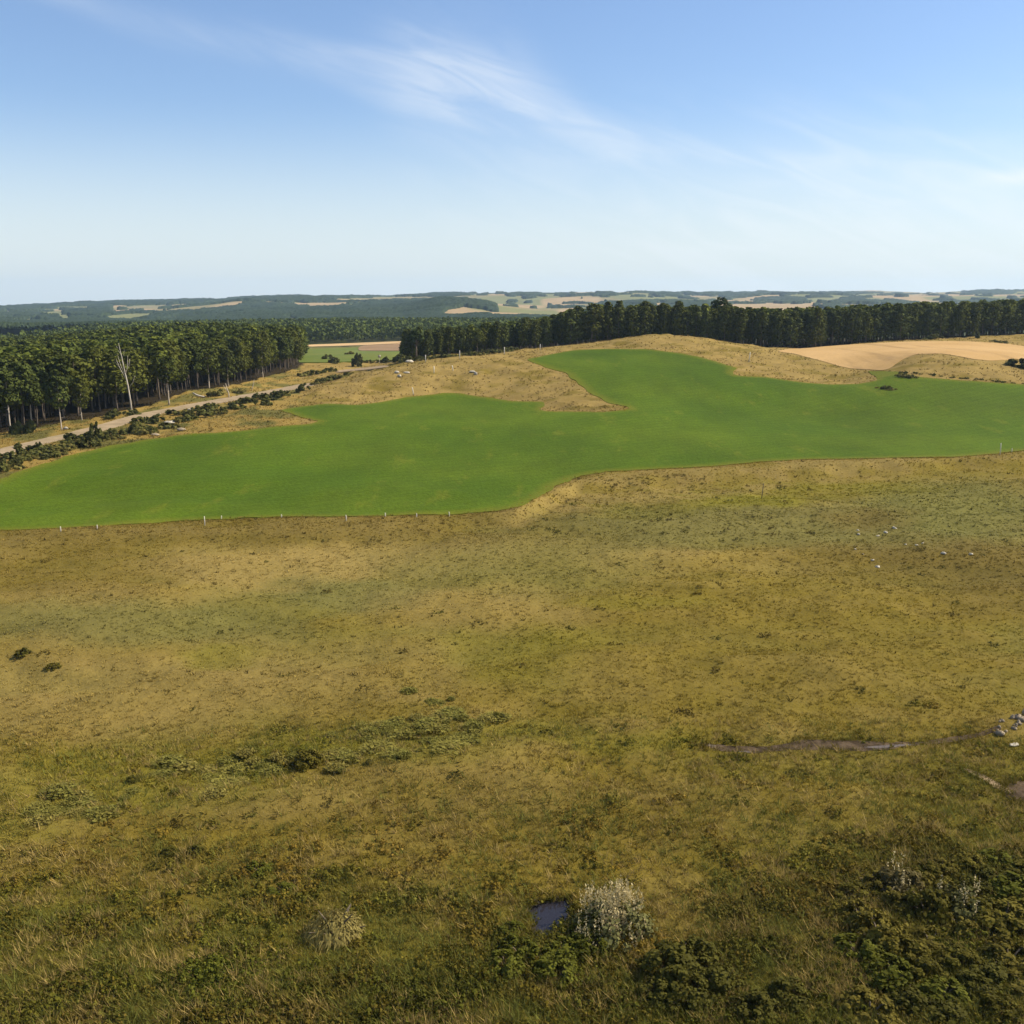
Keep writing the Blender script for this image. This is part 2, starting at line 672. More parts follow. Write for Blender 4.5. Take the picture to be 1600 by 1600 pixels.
M_CROP, t, b, _ = material('green_crop')
ed = attr(t, 'edge').outputs['Fac']
n1_ = noise(t, .020, 5, .6)
n2_ = noise(t, .16, 5, .65, stretch=((1, .28, 1), R(28)))
n3_ = noise(t, 1.3, 3, .6)
c = mixc(t, maprange(t, n1_, .35, .68), (.050, .086, .0045), (.070, .104, .0060))
c = mixc(t, mathn(t, 'MULTIPLY', maprange(t, n2_, .56, .74), .6), c, (.115, .125, .012))
# drill rows
w = N(t, 'ShaderNodeTexWave', wave_type='BANDS', bands_direction='X', inp={'Scale': .085, 'Distortion': 2.0, 'Detail': 2.0, 'Detail Scale': .3})
tcx = N(t, 'ShaderNodeTexCoord')
mpx = N(t, 'ShaderNodeMapping')
mpx.inputs['Rotation'].default_value = (0, 0, R(62))
L(t, tcx.outputs['Object'], mpx.inputs[0])
L(t, mpx.outputs[0], w.inputs[0])
c = val_mod(t, c, w.outputs['Fac'], .97, 1.03)
c = val_mod(t, c, n3_, .80, 1.2)
c = val_mod(t, c, noise(t, .045, 5, .7, stretch=((1, .45, 1), R(25))), .76, 1.22)
c = mixc(t, maprange(t, mathn(t, 'ADD', ed, mathn(t, 'MULTIPLY', n2_, 3.0)), 6.0, 1.2, 0, .7), c, (.125, .125, .012))
L(t, c, b.inputs['Base Color'])
bump(t, b, n3_, .9, .25)

M_STUB = plain('stubble', (.42, .275, .125), (.52, .345, .165), .035, bmp=.05)
M_STUB2, t, b, _ = material('stubble_rows')
n1_ = noise(t, .030, 5, .6)
n2_ = noise(t, .10, 4, .6, stretch=((1, .12, 1), R(-58)))
c = mixc(t, maprange(t, n1_, .3, .7), (.36, .228, .088), (.43, .28, .12))
c = mixc(t, mathn(t, 'MULTIPLY', maprange(t, n2_, .54, .70), .8), c, (.27, .172, .070))
c = val_mod(t, c, noise(t, 1.1, 3), .9, 1.1)
L(t, c, b.inputs['Base Color'])
M_PASTURE = plain('far_pasture', (.090, .120, .012), (.12, .135, .018), .02)
M_EARTH = plain('ploughed_earth', (.20, .125, .06), (.26, .165, .08), .04)
M_ROAD, t, b, _ = material('gravel_road')
n1_ = noise(t, .25, 6, .65)
n2_ = noise(t, .05, 4, .6)
c = mixc(t, maprange(t, n1_, .3, .7), (.23, .175, .105), (.33, .25, .155))
c = mixc(t, mathn(t, 'MULTIPLY', maprange(t, n2_, .5, .7), .5), c, (.20, .165, .08))
L(t, c, b.inputs['Base Color'])
bump(t, b, n1_, .5, .1)
M_MUD = plain('wet_mud', (.036, .025, .015), (.105, .074, .045), .9, rough=.95, bmp=.25, spec=.03)
M_SAND = plain('bare_sand', (.24, .17, .09), (.32, .23, .13), 1.0, bmp=.05)
M_WATER, t, b, _ = material('pond_water')
b.inputs['Base Color'].default_value = (.020, .018, .022, 1)
b.inputs['Roughness'].default_value = .12
b.inputs['Specular IOR Level'].default_value = .33
bump(t, b, noise(t, 2.5, 3), .08, .05)
M_PUD, t, b, _ = material('muddy_water')
b.inputs['Base Color'].default_value = (.115, .09, .068, 1)
b.inputs['Roughness'].default_value = .12
b.inputs['Specular IOR Level'].default_value = .22
M_BARK = plain('pine_bark', (.085, .065, .048), (.17, .135, .10), 3.0, bmp=.05, stretch=((1, 1, .15), 0))
M_PALE = plain('sunlit_pale_bark', (.36, .30, .23), (.52, .45, .36), 2.0, bmp=.03, stretch=((1, 1, .15), 0))  # pale bare wood; on the edge pines, sunlight put into the bark colour
M_DEAD = plain('dead_wood', (.38, .33, .26), (.56, .50, .41), 2.0, bmp=.03, stretch=((1, 1, .15), 0))
M_POST = plain('weathered_post', (.50, .46, .38), (.66, .61, .52), 6.0, stretch=((1, 1, .2), 0))
M_ROCK = plain('pale_stone', (.34, .30, .23), (.50, .45, .36), 2.5, bmp=.05)
M_ROCK2 = plain('dull_stone', (.20, .155, .10), (.32, .26, .18), 2.5, bmp=.05)
M_STEM = plain('shrub_stem', (.10, .075, .05), (.17, .135, .09), 6.0)
M_PINE = foliage_mat('pine_needles', .22, .16)
M_LEAF = foliage_mat('shrub_leaves', .25, .16)
M_GRASS = foliage_mat('grass_blades', .30)
M_BLOSSOM = foliage_mat('pale_blossom', .3)
M_CANOPY = foliage_mat('wood_canopy', .15)

# ------------------------------------------------------------------ outlines of fields, road, water
FIELD_PX = [(-160, 850), (0, 828), (95, 826), (160, 822), (320, 812), (440, 809), (540, 808), (650, 806), (705, 805), (780, 800), (815, 792), (845, 775), (870, 760),
            (905, 744), (950, 737), (1040, 733), (1130, 727), (1250, 718), (1400, 716), (1500, 714), (1560, 709), (1600, 704), (1780, 690), (1780, 615), (1600, 601),
            (1540, 597), (1480, 593), (1440, 589), (1418, 586), (1405, 581.5), (1390, 580.5), (1352, 579.5), (1364, 586), (1376, 594), (1342, 600), (1300, 601), (1258, 598),
            (1222, 593), (1195, 589), (1150, 587), (1140, 582), (1154, 577), (1130, 568), (1090, 557), (1050, 550), (1010, 546), (950, 545), (900, 547), (862, 553),
            (822, 562), (850, 574), (884, 582), (900, 598), (920, 613), (950, 630), (985, 637), (986, 640), (940, 644), (850, 643), (840, 640), (854, 632), (850, 628),
            (800, 627), (760, 621), (720, 615), (690, 614.5), (640, 620), (600, 628), (560, 633), (510, 631), (470, 635), (440, 641), (468, 652), (500, 658), (480, 663),
            (430, 667), (370, 675), (300, 678), (230, 687), (170, 697), (100, 715), (40, 735), (0, 748), (-160, 800)]
STUB_PX = [(1212, 549), (1232, 545.5), (1320, 539), (1400, 534.5), (1450, 533), (1510, 533.5), (1570, 537), (1600, 541), (1720, 549), (1720, 571), (1600, 561),
           (1545, 564), (1520, 561), (1500, 557), (1470, 552.5), (1430, 554), (1410, 561), (1395, 573), (1384, 579), (1330, 576), (1310, 572), (1280, 563), (1242, 553)]
ROAD_PX = [(-90, 724), (0, 701), (60, 687), (120, 673), (150, 665.5), (180, 656), (220, 646), (260, 638.5), (300, 630.5), (350, 622), (400, 613.5), (440, 606), (470, 600), (500, 596.5),
           (502, 600), (470, 606.5), (440, 613), (400, 621), (350, 629), (300, 637), (260, 645), (225, 654), (190, 665), (150, 676), (110, 684), (60, 697), (0, 712), (-90, 735)]
ROAD2_PX = [(519, 580), (545, 577.5), (575, 574.5), (606, 571), (612, 573), (575, 578), (545, 580.5), (521, 583.5)]
FARF_PX = [(462, 567), (474, 546), (520, 544.5), (580, 543), (640, 541), (645, 562), (600, 563), (530, 566)]
BROWN_PX = [(556, 548.5), (562, 540.6), (635, 537.4), (642, 549), (600, 549)]
STRIP_PX = [(478, 542.5), (478, 539.3), (540, 537.2), (633, 533.6), (634, 536.8), (560, 540.3)]
MUD_PX = [(1098, 1163), (1150, 1166), (1200, 1165), (1250, 1158), (1300, 1160), (1380, 1161), (1440, 1157), (1480, 1153), (1525, 1146), (1562, 1134), (1564, 1140), (1530, 1152), (1490, 1159), (1450, 1164), (1400, 1169), (1340, 1171),
          (1290, 1168), (1240, 1172), (1180, 1177), (1130, 1173)]
MUD2_PX = [(1568, 1232), (1590, 1222), (1650, 1224), (1650, 1262), (1602, 1254), (1580, 1246)]
PATH_PX = [(1506, 1201), (1522, 1206), (1538, 1211), (1552, 1219), (1568, 1228), (1580, 1240), (1572, 1238), (1554, 1231), (1540, 1221), (1522, 1211)]
POND_PX = [(822, 1408), (850, 1402), (895, 1396), (900, 1428), (888, 1444), (860, 1464), (820, 1458), (832, 1440), (822, 1425)]
PUD_PX = [[(1143, 1176), (1160, 1174), (1178, 1175), (1160, 1178)], [(1348, 1168), (1390, 1164.5), (1440, 1162.5), (1400, 1168), (1370, 1170)], [(1103, 1164), (1118, 1164), (1120, 1167.5), (1106, 1167)]]

FIELD = world_poly(FIELD_PX, 4, 1.1)
STUB = world_poly(STUB_PX, 5, .6)
ROAD = world_poly(ROAD_PX, 4, .7)
ROAD2 = world_poly(ROAD2_PX, 4, .15)
FARF = world_poly(FARF_PX, 5, 1.0)
BROWN = world_poly(BROWN_PX, 5, 1.5)
STRIP = world_poly(STRIP_PX, 5, .5)
MUD = world_poly(MUD_PX, 4, .6, sm=1)
MUD2 = world_poly(MUD2_PX, 3, .8, sm=1)
PATH = world_poly(PATH_PX, 3, .3, sm=1)
POND = world_poly(POND_PX, 4, .25, sm=1)
PUDS = [world_poly(p, 3, .03, sm=1) for p in PUD_PX]


def near_factor(x, y):
    d = np.full(np.shape(x), 6.0)
    for pl in (FIELD, STUB, ROAD):
        d = np.minimum(d, edge_dist(pl, x, y, 6.0))
    for pl in (POND, MUD, MUD2, PATH):
        d = np.minimum(d, edge_dist(pl, x, y, 2.0) + 3.0)
    return .12 + .88 * sstep(0, 6, d)


def relief(x, y):
    l1 = (fbm(x / 1.3, y / 1.3, 91, 3) - .5) * .24 + (fbm(x / 4.5, y / 4.5, 95, 3) - .5) * .55
    l2 = (fbm(x / 7, y / 5, 97, 4) - .5) * 2.0
    k = sstep(180, 330, y)
    return l1 * (1 - k) + l2 * k * ~(in_left_wood(x, y) | in_right_wood(x, y))


def ground_z(x, y):
    return T(x, y) + relief(x, y) * near_factor(x, y) - .03


SHEETS = [FIELD, STUB, ROAD, ROAD2, FARF, BROWN, STRIP]

# edges of the two pine woods
LW_PX = np.array([(-400, 790), (-150, 708), (0, 674), (60, 665), (130, 653), (190, 642), (250, 626), (330, 606), (400, 593), (440, 583), (463, 574)], float)
LWE = ground_at(LW_PX[:, 0], LW_PX[:, 1])
RWD = np.array([(630, 476), (700, 490), (780, 506), (900, 521), (1040, 532), (1150, 524), (1250, 524), (1330, 537), (1450, 556), (1600, 580), (1850, 610)], float)


def uofx(x, y):
    return 800 + F * x / (y * CT + 4)


def in_left_wood(x, y, m=0.0):
    px = uofx(x, y)
    edge = np.interp(px, 800 + F * LWE[:, 0] / (LWE[:, 1] * CT + 4), LWE[:, 1])
    lim = np.where(y < 560, 466, 474)
    return (y > edge + m) & (px < lim - 10 * (y > 560) * (fbm(y / 20, y / 31, 9) - .3)) & (y < 980)


def in_right_wood(x, y, m=0.0):
    px = uofx(x, y)
    e = np.interp(px, RWD[:, 0], RWD[:, 1])
    return (px > 632) & (y > e + m) & (y < e + 95) & (px < 1850)


# ------------------------------------------------------------------ vegetation colours of the meadow
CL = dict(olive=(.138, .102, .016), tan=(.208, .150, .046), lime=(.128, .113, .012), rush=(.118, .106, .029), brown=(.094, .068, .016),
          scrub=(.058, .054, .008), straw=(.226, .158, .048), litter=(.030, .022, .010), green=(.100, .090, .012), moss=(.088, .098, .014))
ZONES = [  # colour, cx, cy, rx, ry, strength
    ('brown', 800, 828, 2000, 34, .55), ('tan', 430, 888, 260, 42, .8), ('tan', 640, 870, 200, 30, .5), ('tan', 180, 935, 220, 20, .5), ('brown', 90, 890, 230, 55, .45),
    ('rush', 200, 975, 300, 45, .8), ('rush', 560, 930, 160, 26, .85), ('rush', 830, 885, 260, 50, .6), ('rush', 1200, 820, 420, 42, .75), ('rush', 1500, 800, 220, 60, .8),
    ('moss', 1480, 800, 160, 40, .15), ('brown', 1350, 812, 90, 22, .7), ('brown', 1480, 880, 260, 45, .75), ('brown', 1560, 930, 140, 40, .5), ('tan', 760, 950, 220, 40, .55),
    ('tan', 1100, 880, 220, 25, .35), ('lime', 990, 935, 120, 14, .6), ('lime', 1130, 780, 150, 16, .9), ('lime', 1300, 762, 200, 14, .55), ('green', 1000, 790, 120, 22, .5),
    ('tan', 150, 1090, 420, 90, .62), ('lime', 330, 1025, 70, 14, .6), ('tan', 560, 1040, 260, 60, .4), ('lime', 830, 1030, 130, 60, .55), ('olive', 1200, 1000, 420, 130, .5),
    ('lime', 900, 1150, 260, 24, .55), ('lime', 560, 1175, 260, 34, .55), ('lime', 200, 1225, 300, 50, .6), ('lime', 30, 1290, 120, 30, .5), ('green', 560, 1165, 220, 40, .35),
    ('brown', 800, 1270, 500, 60, .25), ('green', 1300, 1190, 300, 40, .35), ('green', 1560, 1250, 200, 70, .5), ('brown', 250, 1350, 320, 40, .35),
    ('green', 200, 1480, 420, 90, .70), ('scrub', 60, 1470, 200, 50, .55), ('moss', 350, 1530, 140, 50, .5), ('brown', 230, 1565, 60, 40, .7), ('tan', 130, 1575, 60, 22, .4),
    ('green', 720, 1450, 330, 90, .6), ('scrub', 650, 1560, 300, 60, .5), ('scrub', 870, 1500, 200, 60, .6), ('scrub', 1100, 1560, 200, 60, .75), ('brown', 1200, 1470, 120, 90, .5),
    ('scrub', 1480, 1400, 230, 110, .85), ('scrub', 1350, 1500, 260, 110, .8), ('green', 1450, 1480, 160, 60, .5), ('moss', 1540, 1560, 120, 50, .5), ('brown', 1540, 1500, 50, 30, .5),
    ('scrub', 1400, 1590, 500, 50, .5), ('scrub', 300, 1600, 700, 120, .5), ('scrub', 800, 1590, 700, 110, .45), ('brown', 450, 1590, 120, 40, .4), ('green', 100, 1420, 300, 40, .4), ('brown', 1000, 1420, 700, 60, .3), ('green', 1250, 1330, 160, 60, .4)]


def meadow(x, y, z=None):
    x = np.asarray(x, float)
    y = np.asarray(y, float)
    if z is None:
        z = T(x, y)
    px, py = proj(x, y, z)
    w1 = (fbm(x / 9, y / 9, 21, 4) - .5)
    w2 = (fbm(x / 11, y / 11, 31, 4) - .5)
    sc = np.clip(40 / np.maximum(y, 30), .08, 1)
    wx, wy = px + w1 * 190 * sc ** .5, py + w2 * 110 * sc
    c = np.tile(np.array(CL['olive']), (x.size, 1)).reshape(x.shape + (3,))
    pat = fbm(x / 5, y / 7, 41, 4)
    c = c * (1 - sstep(.48, .68, pat) * .2)[..., None] + np.array(CL['green']) * (sstep(.48, .68, pat) * .2)[..., None]
    pat = fbm(x / 6, y / 5, 51, 4)
    c = c * (1 - sstep(.50, .70, pat) * .25)[..., None] + np.array(CL['tan']) * (sstep(.50, .70, pat) * .25)[..., None]
    near = np.ones(x.shape)
    sw = swell(x.ravel(), y.ravel()).reshape(x.shape)
    m = (sstep(.1, .9, sw) * .5)[..., None]
    c = c * (1 - m) + np.array(CL['tan']) * m
    m = (sstep(-.1, -.9, sw) * .62)[..., None]
    c = c * (1 - m) + np.array(CL['rush']) * .5 * m + np.array(CL['lime']) * .5 * m
    for k, cx, cy, rx, ry, s in ZONES:
        d = np.sqrt(((wx - cx) / rx) ** 2 + ((wy - cy) / ry) ** 2)
        m = (s * sstep(1.25, .45, d) * near)[..., None]
        c = c * (1 - m) + np.array(CL[k]) * m
    # the dry banks between the crops
    e = np.interp(px, [-200, 0, 320, 705, 800, 870, 950, 1250, 1600, 1900], [850, 828, 812, 805, 799, 760, 737, 718, 704, 690])
    bw = np.interp(px, [700, 840, 900, 1100, 1300, 1500, 1700], [14, 34, 58, 56, 34, 18, 12])
    bank = sstep(1.25, .7, (py - e + w2 * 30) / bw) * sstep(700, 860, px)
    m = (bank * .8)[..., None]
    bk = sstep(.47, .62, fbm(x / 6, y / 4, 67, 4))[..., None]
    m = m * (.9 - .65 * bk)
    c = c * (1 - m) + np.array(CL['tan']) * (.64 + .42 * fbm(x / 4, y / 4, 65, 3))[..., None] * m
    m = sstep(-2, -12, py - e)[..., None]
    st = np.array(CL['straw']) * (0.82 + .4 * fbm(x / 8, y / 8, 61, 4))[..., None]
    dk = sstep(.54, .70, fbm(x / 10, y / 6, 71, 4))[..., None] * .75
    st = st * (1 - dk) + np.array(CL['olive']) * dk
    c = c * (1 - m) + st * m
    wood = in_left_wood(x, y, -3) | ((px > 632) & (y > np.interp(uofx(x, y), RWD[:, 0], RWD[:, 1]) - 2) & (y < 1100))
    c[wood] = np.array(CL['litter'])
    verge = ((px < 470) & (py < e - 10) & ~wood & (y < 620))
    k = sstep(.42, .62, fbm(x / 7, y / 9, 81, 4))
    vc = np.array((.25, .172, .045)) * (1 - k[..., None]) + np.array((.12, .105, .028)) * k[..., None]
    c[verge] = vc[verge]
    c[inside(POND, x, y)] = (.03, .022, .014)
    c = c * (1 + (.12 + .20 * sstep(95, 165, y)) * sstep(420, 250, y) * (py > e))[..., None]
    far = sstep(900, 1100, y)[..., None]
    c = c * (1 - far) + np.array((.05, .055, .02)) * far
    beyond = ((y > 600) & (y <= 1100) & ~wood & (px < 660))
    c[beyond] = c[beyond] * .4 + np.array((.11, .12, .035)) * .6
    return c


# ------------------------------------------------------------------ the ground
def grid_mesh(rows, s, off):
    Sg, Dg = np.meshgrid(s, rows)
    return Sg * (Dg + off), Dg


rows = np.r_[np.arange(-60, 36, 4.0), np.arange(36, 120, .42), np.arange(120, 215, .65), np.arange(215, 480, 1.7), np.arange(480, 700, 4), np.arange(700, 1301, 15)]
cols = np.linspace(-.62, .62, 620)
cols = np.sign(cols) * (np.abs(cols) + np.maximum(np.abs(cols) - .55, 0) ** 1.0 * 6)
X, Y = grid_mesh(rows, cols, 60)
Z = T(X, Y)
flat = np.zeros(X.shape)
drop = np.zeros(X.shape)
for pl, dp in ((FIELD, .45), (STUB, .45), (ROAD, .3), (ROAD2, .3), (FARF, .8), (BROWN, .8), (STRIP, .8), (MUD, .12), (MUD2, .1), (PATH, .08), (POND, 1.0)):
    ins = inside(pl, X, Y)
    lim = 3.0
    ed = np.where(ins, edge_dist(pl, X, Y, lim), 0)
    f = ins * np.clip(ed / (.8 if pl is POND else lim * (.3 if dp < .2 else .7)), 0, 1)
    drop = np.maximum(drop, f * dp)
    flat = np.maximum(flat, ins * 1.0)
rough = (1 - flat) * np.clip((Y - 20) / 20, 0, 1) * near_factor(X, Y)
Z = Z + rough * relief(X, Y) * sstep(1200, 900, Y) - drop
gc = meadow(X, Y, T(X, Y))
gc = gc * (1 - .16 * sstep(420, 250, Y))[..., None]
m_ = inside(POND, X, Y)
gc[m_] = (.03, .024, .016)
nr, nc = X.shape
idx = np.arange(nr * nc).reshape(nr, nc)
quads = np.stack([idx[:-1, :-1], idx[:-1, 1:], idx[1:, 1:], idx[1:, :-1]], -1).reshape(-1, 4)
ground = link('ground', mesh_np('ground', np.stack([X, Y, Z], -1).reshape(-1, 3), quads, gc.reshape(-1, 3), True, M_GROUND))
tag(ground, kind='structure')


def sheet(name, poly, lift, gstep, mat, skirt=.5, edgeattr=False, flat_z=None):
    lo, hi = poly.min(0), poly.max(0)
    xs = np.arange(lo[0], hi[0], gstep)
    ys = np.arange(lo[1], hi[1], gstep)
    gx_, gy_ = np.meshgrid(xs, ys)
    gx_ = gx_ + rng.uniform(-.2, .2, gx_.shape) * gstep
    gy_ = gy_ + rng.uniform(-.2, .2, gy_.shape) * gstep
    gp = np.c_[gx_.ravel(), gy_.ravel()]
    gp = gp[inside(poly, gp[:, 0], gp[:, 1])]
    gp = gp[edge_dist(poly, gp[:, 0], gp[:, 1], gstep) > gstep * .35] if len(gp) else gp
    n = len(poly)
    pts = [Vector(p) for p in poly] + [Vector(p) for p in gp]
    vs, es, fs, _, _, _ = delaunay_2d_cdt(pts, [], [list(range(n))], 1, 1e-4)
    v2 = np.array([tuple(v) for v in vs])
    tri = []
    for f in fs:
        for k in range(1, len(f) - 1):
            tri.append((f[0], f[k], f[k + 1]))
    tri = np.array(tri)
    a, b_, c_ = v2[tri[:, 0]], v2[tri[:, 1]], v2[tri[:, 2]]
    fl = ((b_[:, 0] - a[:, 0]) * (c_[:, 1] - a[:, 1]) - (b_[:, 1] - a[:, 1]) * (c_[:, 0] - a[:, 0])) < 0
    tri[fl] = tri[fl][:, ::-1]
    z = T(v2[:, 0], v2[:, 1]) + lift if flat_z is None else np.full(len(v2), flat_z)
    V = np.c_[v2, z]
    ed_ = edge_dist(poly, v2[:, 0], v2[:, 1], 9.0)
    # skirt
    k0 = len(V)
    pz = T(poly[:, 0], poly[:, 1]) + lift if flat_z is None else np.full(n, flat_z)
    V = np.r_[V, np.c_[poly, pz], np.c_[poly, pz - skirt]]
    i = np.arange(n)
    j = (i + 1) % n
    sk = np.r_[np.c_[k0 + i, k0 + n + i, k0 + n + j], np.c_[k0 + i, k0 + n + j, k0 + j]]
    at = {'edge': np.r_[ed_, np.zeros(2 * n)]} if edgeattr else None
    o = link(name, mesh_np(name, V, np.r_[tri, sk], None, True, mat, at))
    tag(o, kind='structure')
    return o


sheet('green_field', FIELD, .10, 6.0, M_CROP, .7, True)
sheet('stubble_field', STUB, .10, 6.0, M_STUB2)
sheet('gravel_road', ROAD, .06, 4.0, M_ROAD, .4)
sheet('sandy_track', ROAD2, .20, 5.0, M_SAND, .5)
sheet('far_field', FARF, .25, 12.0, M_PASTURE, .8)
sheet('ploughed_field', BROWN, .55, 12.0, M_EARTH, .8)
sheet('far_stubble_field', STRIP, .55, 12.0, M_STUB, .8)
sheet('muddy_ditch', MUD, .03, 1.2, M_MUD, .3)
sheet('mud_patch', MUD2, .03, 1.0, M_MUD, .3)
sheet('sand_path', PATH, .05, 1.0, M_SAND, .3)
pc = POND.mean(0)
sheet('pond_water', POND, 0, 1.0, M_WATER, .3, flat_z=float(T(pc[0], pc[1])) - .32)
for pd in PUDS:
    q_ = pd.mean(0)
    sheet('puddle_water', pd, .045, 2.0, M_PUD, .02)

# ------------------------------------------------------------------ the far hills
hr = np.r_[np.geomspace(1300, 13000, 330)]
hs = np.linspace(-.78, .78, 700)
HX, HY = grid_mesh(hr, hs, 60)
HZ = T(HX, HY)
hpx, hpy = proj(HX, HY, HZ)
cc = np.array((.21, .175, .080)) + np.zeros(HX.shape + (3,))
k1 = sstep(.42, .6, vnoise(HX / 330, HY / 700, 111))[..., None]
k2 = sstep(.5, .62, vnoise(HX / 260, HY / 520, 121))[..., None]
cc = cc * (1 - k1) + np.array((.165, .165, .065)) * k1
cc = cc * (1 - k2) + np.array((.32, .23, .12)) * k2
cc = np.where((HY < 2300)[..., None], np.array((.05, .06, .02)), cc)
idx = np.arange(HX.size).reshape(HX.shape)
quads = np.stack([idx[:-1, :-1], idx[:-1, 1:], idx[1:, 1:], idx[1:, :-1]], -1).reshape(-1, 4)
hl = link('hills', mesh_np('hills', np.stack([HX, HY, HZ], -1).reshape(-1, 3), quads, cc.reshape(-1, 3), True, M_HILL))
tag(hl, kind='structure')

# clearings in the wooded hills (photo outlines laid on the slopes) and woods on the open hills
CLEAR = [[(165, 502), (160, 498), (175, 489), (172, 478), (285, 475), (278, 480), (245, 491), (228, 497), (200, 501)],
         [(52, 489), (68, 482), (98, 481), (100, 487), (112, 499), (104, 504), (88, 496), (72, 492)], [(12, 505), (45, 500), (60, 500), (88, 506), (60, 505)],
         [(85, 482), (144, 481), (144, 484), (100, 484)], [(0, 486), (15, 483), (14, 488), (0, 490)], [(345, 474), (388, 471), (388, 474), (362, 482)],
         [(450, 471), (470, 472), (492, 475), (470, 478)], [(496, 470), (518, 470), (510, 473)], [(532, 477), (560, 474), (578, 475), (545, 480)],
         [(572, 464.5), (605, 462), (660, 463), (655, 470), (620, 469)], [(695, 485), (720, 480), (755, 484), (780, 492), (705, 493)],
         [(452, 495), (460, 494), (468, 500), (462, 502)], [(30, 497), (40, 496), (38, 499)], [(278, 474), (300, 475), (290, 478)]]
OPEN = [[(735, 468), (790, 462), (800, 453), (975, 457), (935, 475), (915, 484), (890, 492), (800, 494), (786, 490), (760, 476)]]
WOODS = [[(915, 490), (920, 480), (960, 468), (985, 463), (1020, 461), (1060, 464), (1100, 470), (1120, 476), (1110, 490)],
         [(800, 463), (805, 457), (858, 458), (958, 459), (957, 463), (870, 464)], [(1172, 474), (1180, 466), (1255, 466), (1262, 474)], [(1290, 474), (1315, 468), (1345, 466), (1375, 473), (1375, 480), (1290, 480)],
         [(1370, 480), (1385, 470), (1402, 470), (1415, 474), (1416, 482), (1375, 484)], [(1240, 460), (1262, 456.5), (1370, 457), (1375, 460), (1300, 462)],
         [(1510, 460), (1530, 454), (1560, 453), (1590, 457), (1570, 460)], [(1120, 464), (1200, 455), (1200, 460), (1130, 468)], [(975, 458), (1150, 458), (1240, 457), (1240, 460), (1100, 462)],
         [(1590, 470), (1640, 462), (1700, 470), (1700, 480), (1590, 480)]]


def px_in(polys, px, py):
    r = np.zeros(px.shape, bool)
    for p in polys:
        r |= inside(np.array(p, float), px, py)
    return r


cr = np.r_[np.geomspace(1500, 9000, 560)]
cs = np.linspace(-.62, .62, 1100)
CX, CY = grid_mesh(cr, cs, 60)
CX = CX + rng.uniform(-.4, .4, CX.shape) * (CY * 1.24 / 1100)
CZ = T(CX, CY)
jx = (fbm(CX / 90, CY / 160, 131, 3) - .5)
cpx, cpy = proj(CX, CY, CZ)
cpxw, cpyw = cpx + jx * 26, cpy + (fbm(CX / 90, CY / 160, 141, 3) - .5) * 5
west = (cpxw < 735 - 40 * sstep(470, 490, cpyw)) | ((cpyw > 462) & (cpxw < 780) & (cpyw < 488) & (cpxw > 690) & (cpxw < 700 + (cpyw - 460) * 3.4))
mask = west & ~px_in(CLEAR, cpxw, cpyw)
mask |= px_in(WOODS, cpxw, cpyw)
mask |= (CY < 2500) & (cpyw > 494 - 3 * (cpxw > 900))
mask &= ~((CY < 2500) & px_in(OPEN[:1], cpxw, cpyw))
mask &= ~((CY > 2300) & px_in(CLEAR + [[(998, 476), (1034, 472), (1037, 477), (1002, 480)], [(1090, 470), (1104, 469), (1104, 473), (1091, 474)]], cpxw, cpyw))
mask &= ~((CY > 2700) & (vnoise(CX / 240, CY / 330, 181) > .70))
mask |= (vnoise(CX / 80, CY / 130, 151) > .86) & (CY > 2500)
hgt = np.where(CY < 1900, 12, np.where(CY < 2900, 6, 9)) * (.75 + .5 * rng.random(CX.shape)) + (fbm(CX / 70, CY / 70, 161, 3) - .5) * np.where(CY < 2500, 8, 14)
up = np.stack([CX, CY, CZ + hgt], -1)
dn = np.stack([CX, CY, CZ - 2], -1)
top_z = np.where(mask[..., None], up, dn)
vm = mask[:-1, :-1] | mask[1:, :-1] | mask[:-1, 1:] | mask[1:, 1:]
idx = np.arange(CX.size).reshape(CX.shape)
quads = np.stack([idx[:-1, :-1], idx[:-1, 1:], idx[1:, 1:], idx[1:, :-1]], -1)[vm]
used, inv = np.unique(quads.ravel(), return_inverse=True)
kcol = (.75 + .5 * rng.random(CX.shape))[..., None] * (np.array((.024, .037, .017)) + np.array((.016, .020, .004)) * fbm(CX / 200, CY / 300, 171, 3)[..., None])
cz = link('distant_wood', mesh_np('distant_wood', top_z.reshape(-1, 3)[used], inv.reshape(-1, 4), kcol.reshape(-1, 3)[used], False, M_CANOPY))
tag(cz, 'dark blue green woodland covering the far hills and the valley floor', 'woodland', kind='stuff')


# ------------------------------------------------------------------ plants
def cards(cent, nrm, w, h, r_):
    """one quad per centre, facing nrm"""
    n = len(cent)
    a = np.cross(nrm, r_.normal(size=(n, 3)))
    a /= np.linalg.norm(a, axis=1)[:, None] + 1e-9
    b_ = np.cross(nrm, a)
    w = np.asarray(w).reshape(-1, 1) * .5
    h = np.asarray(h).reshape(-1, 1) * .5
    V = np.stack([cent - a * w - b_ * h * .6, cent + a * w * .6 - b_ * h, cent + a * w + b_ * h * .7, cent - a * w * .7 + b_ * h], 1).reshape(-1, 3)
    q_ = np.arange(4 * n).reshape(n, 4)
    return V, np.r_[q_[:, [0, 1, 2]], q_[:, [0, 2, 3]]]


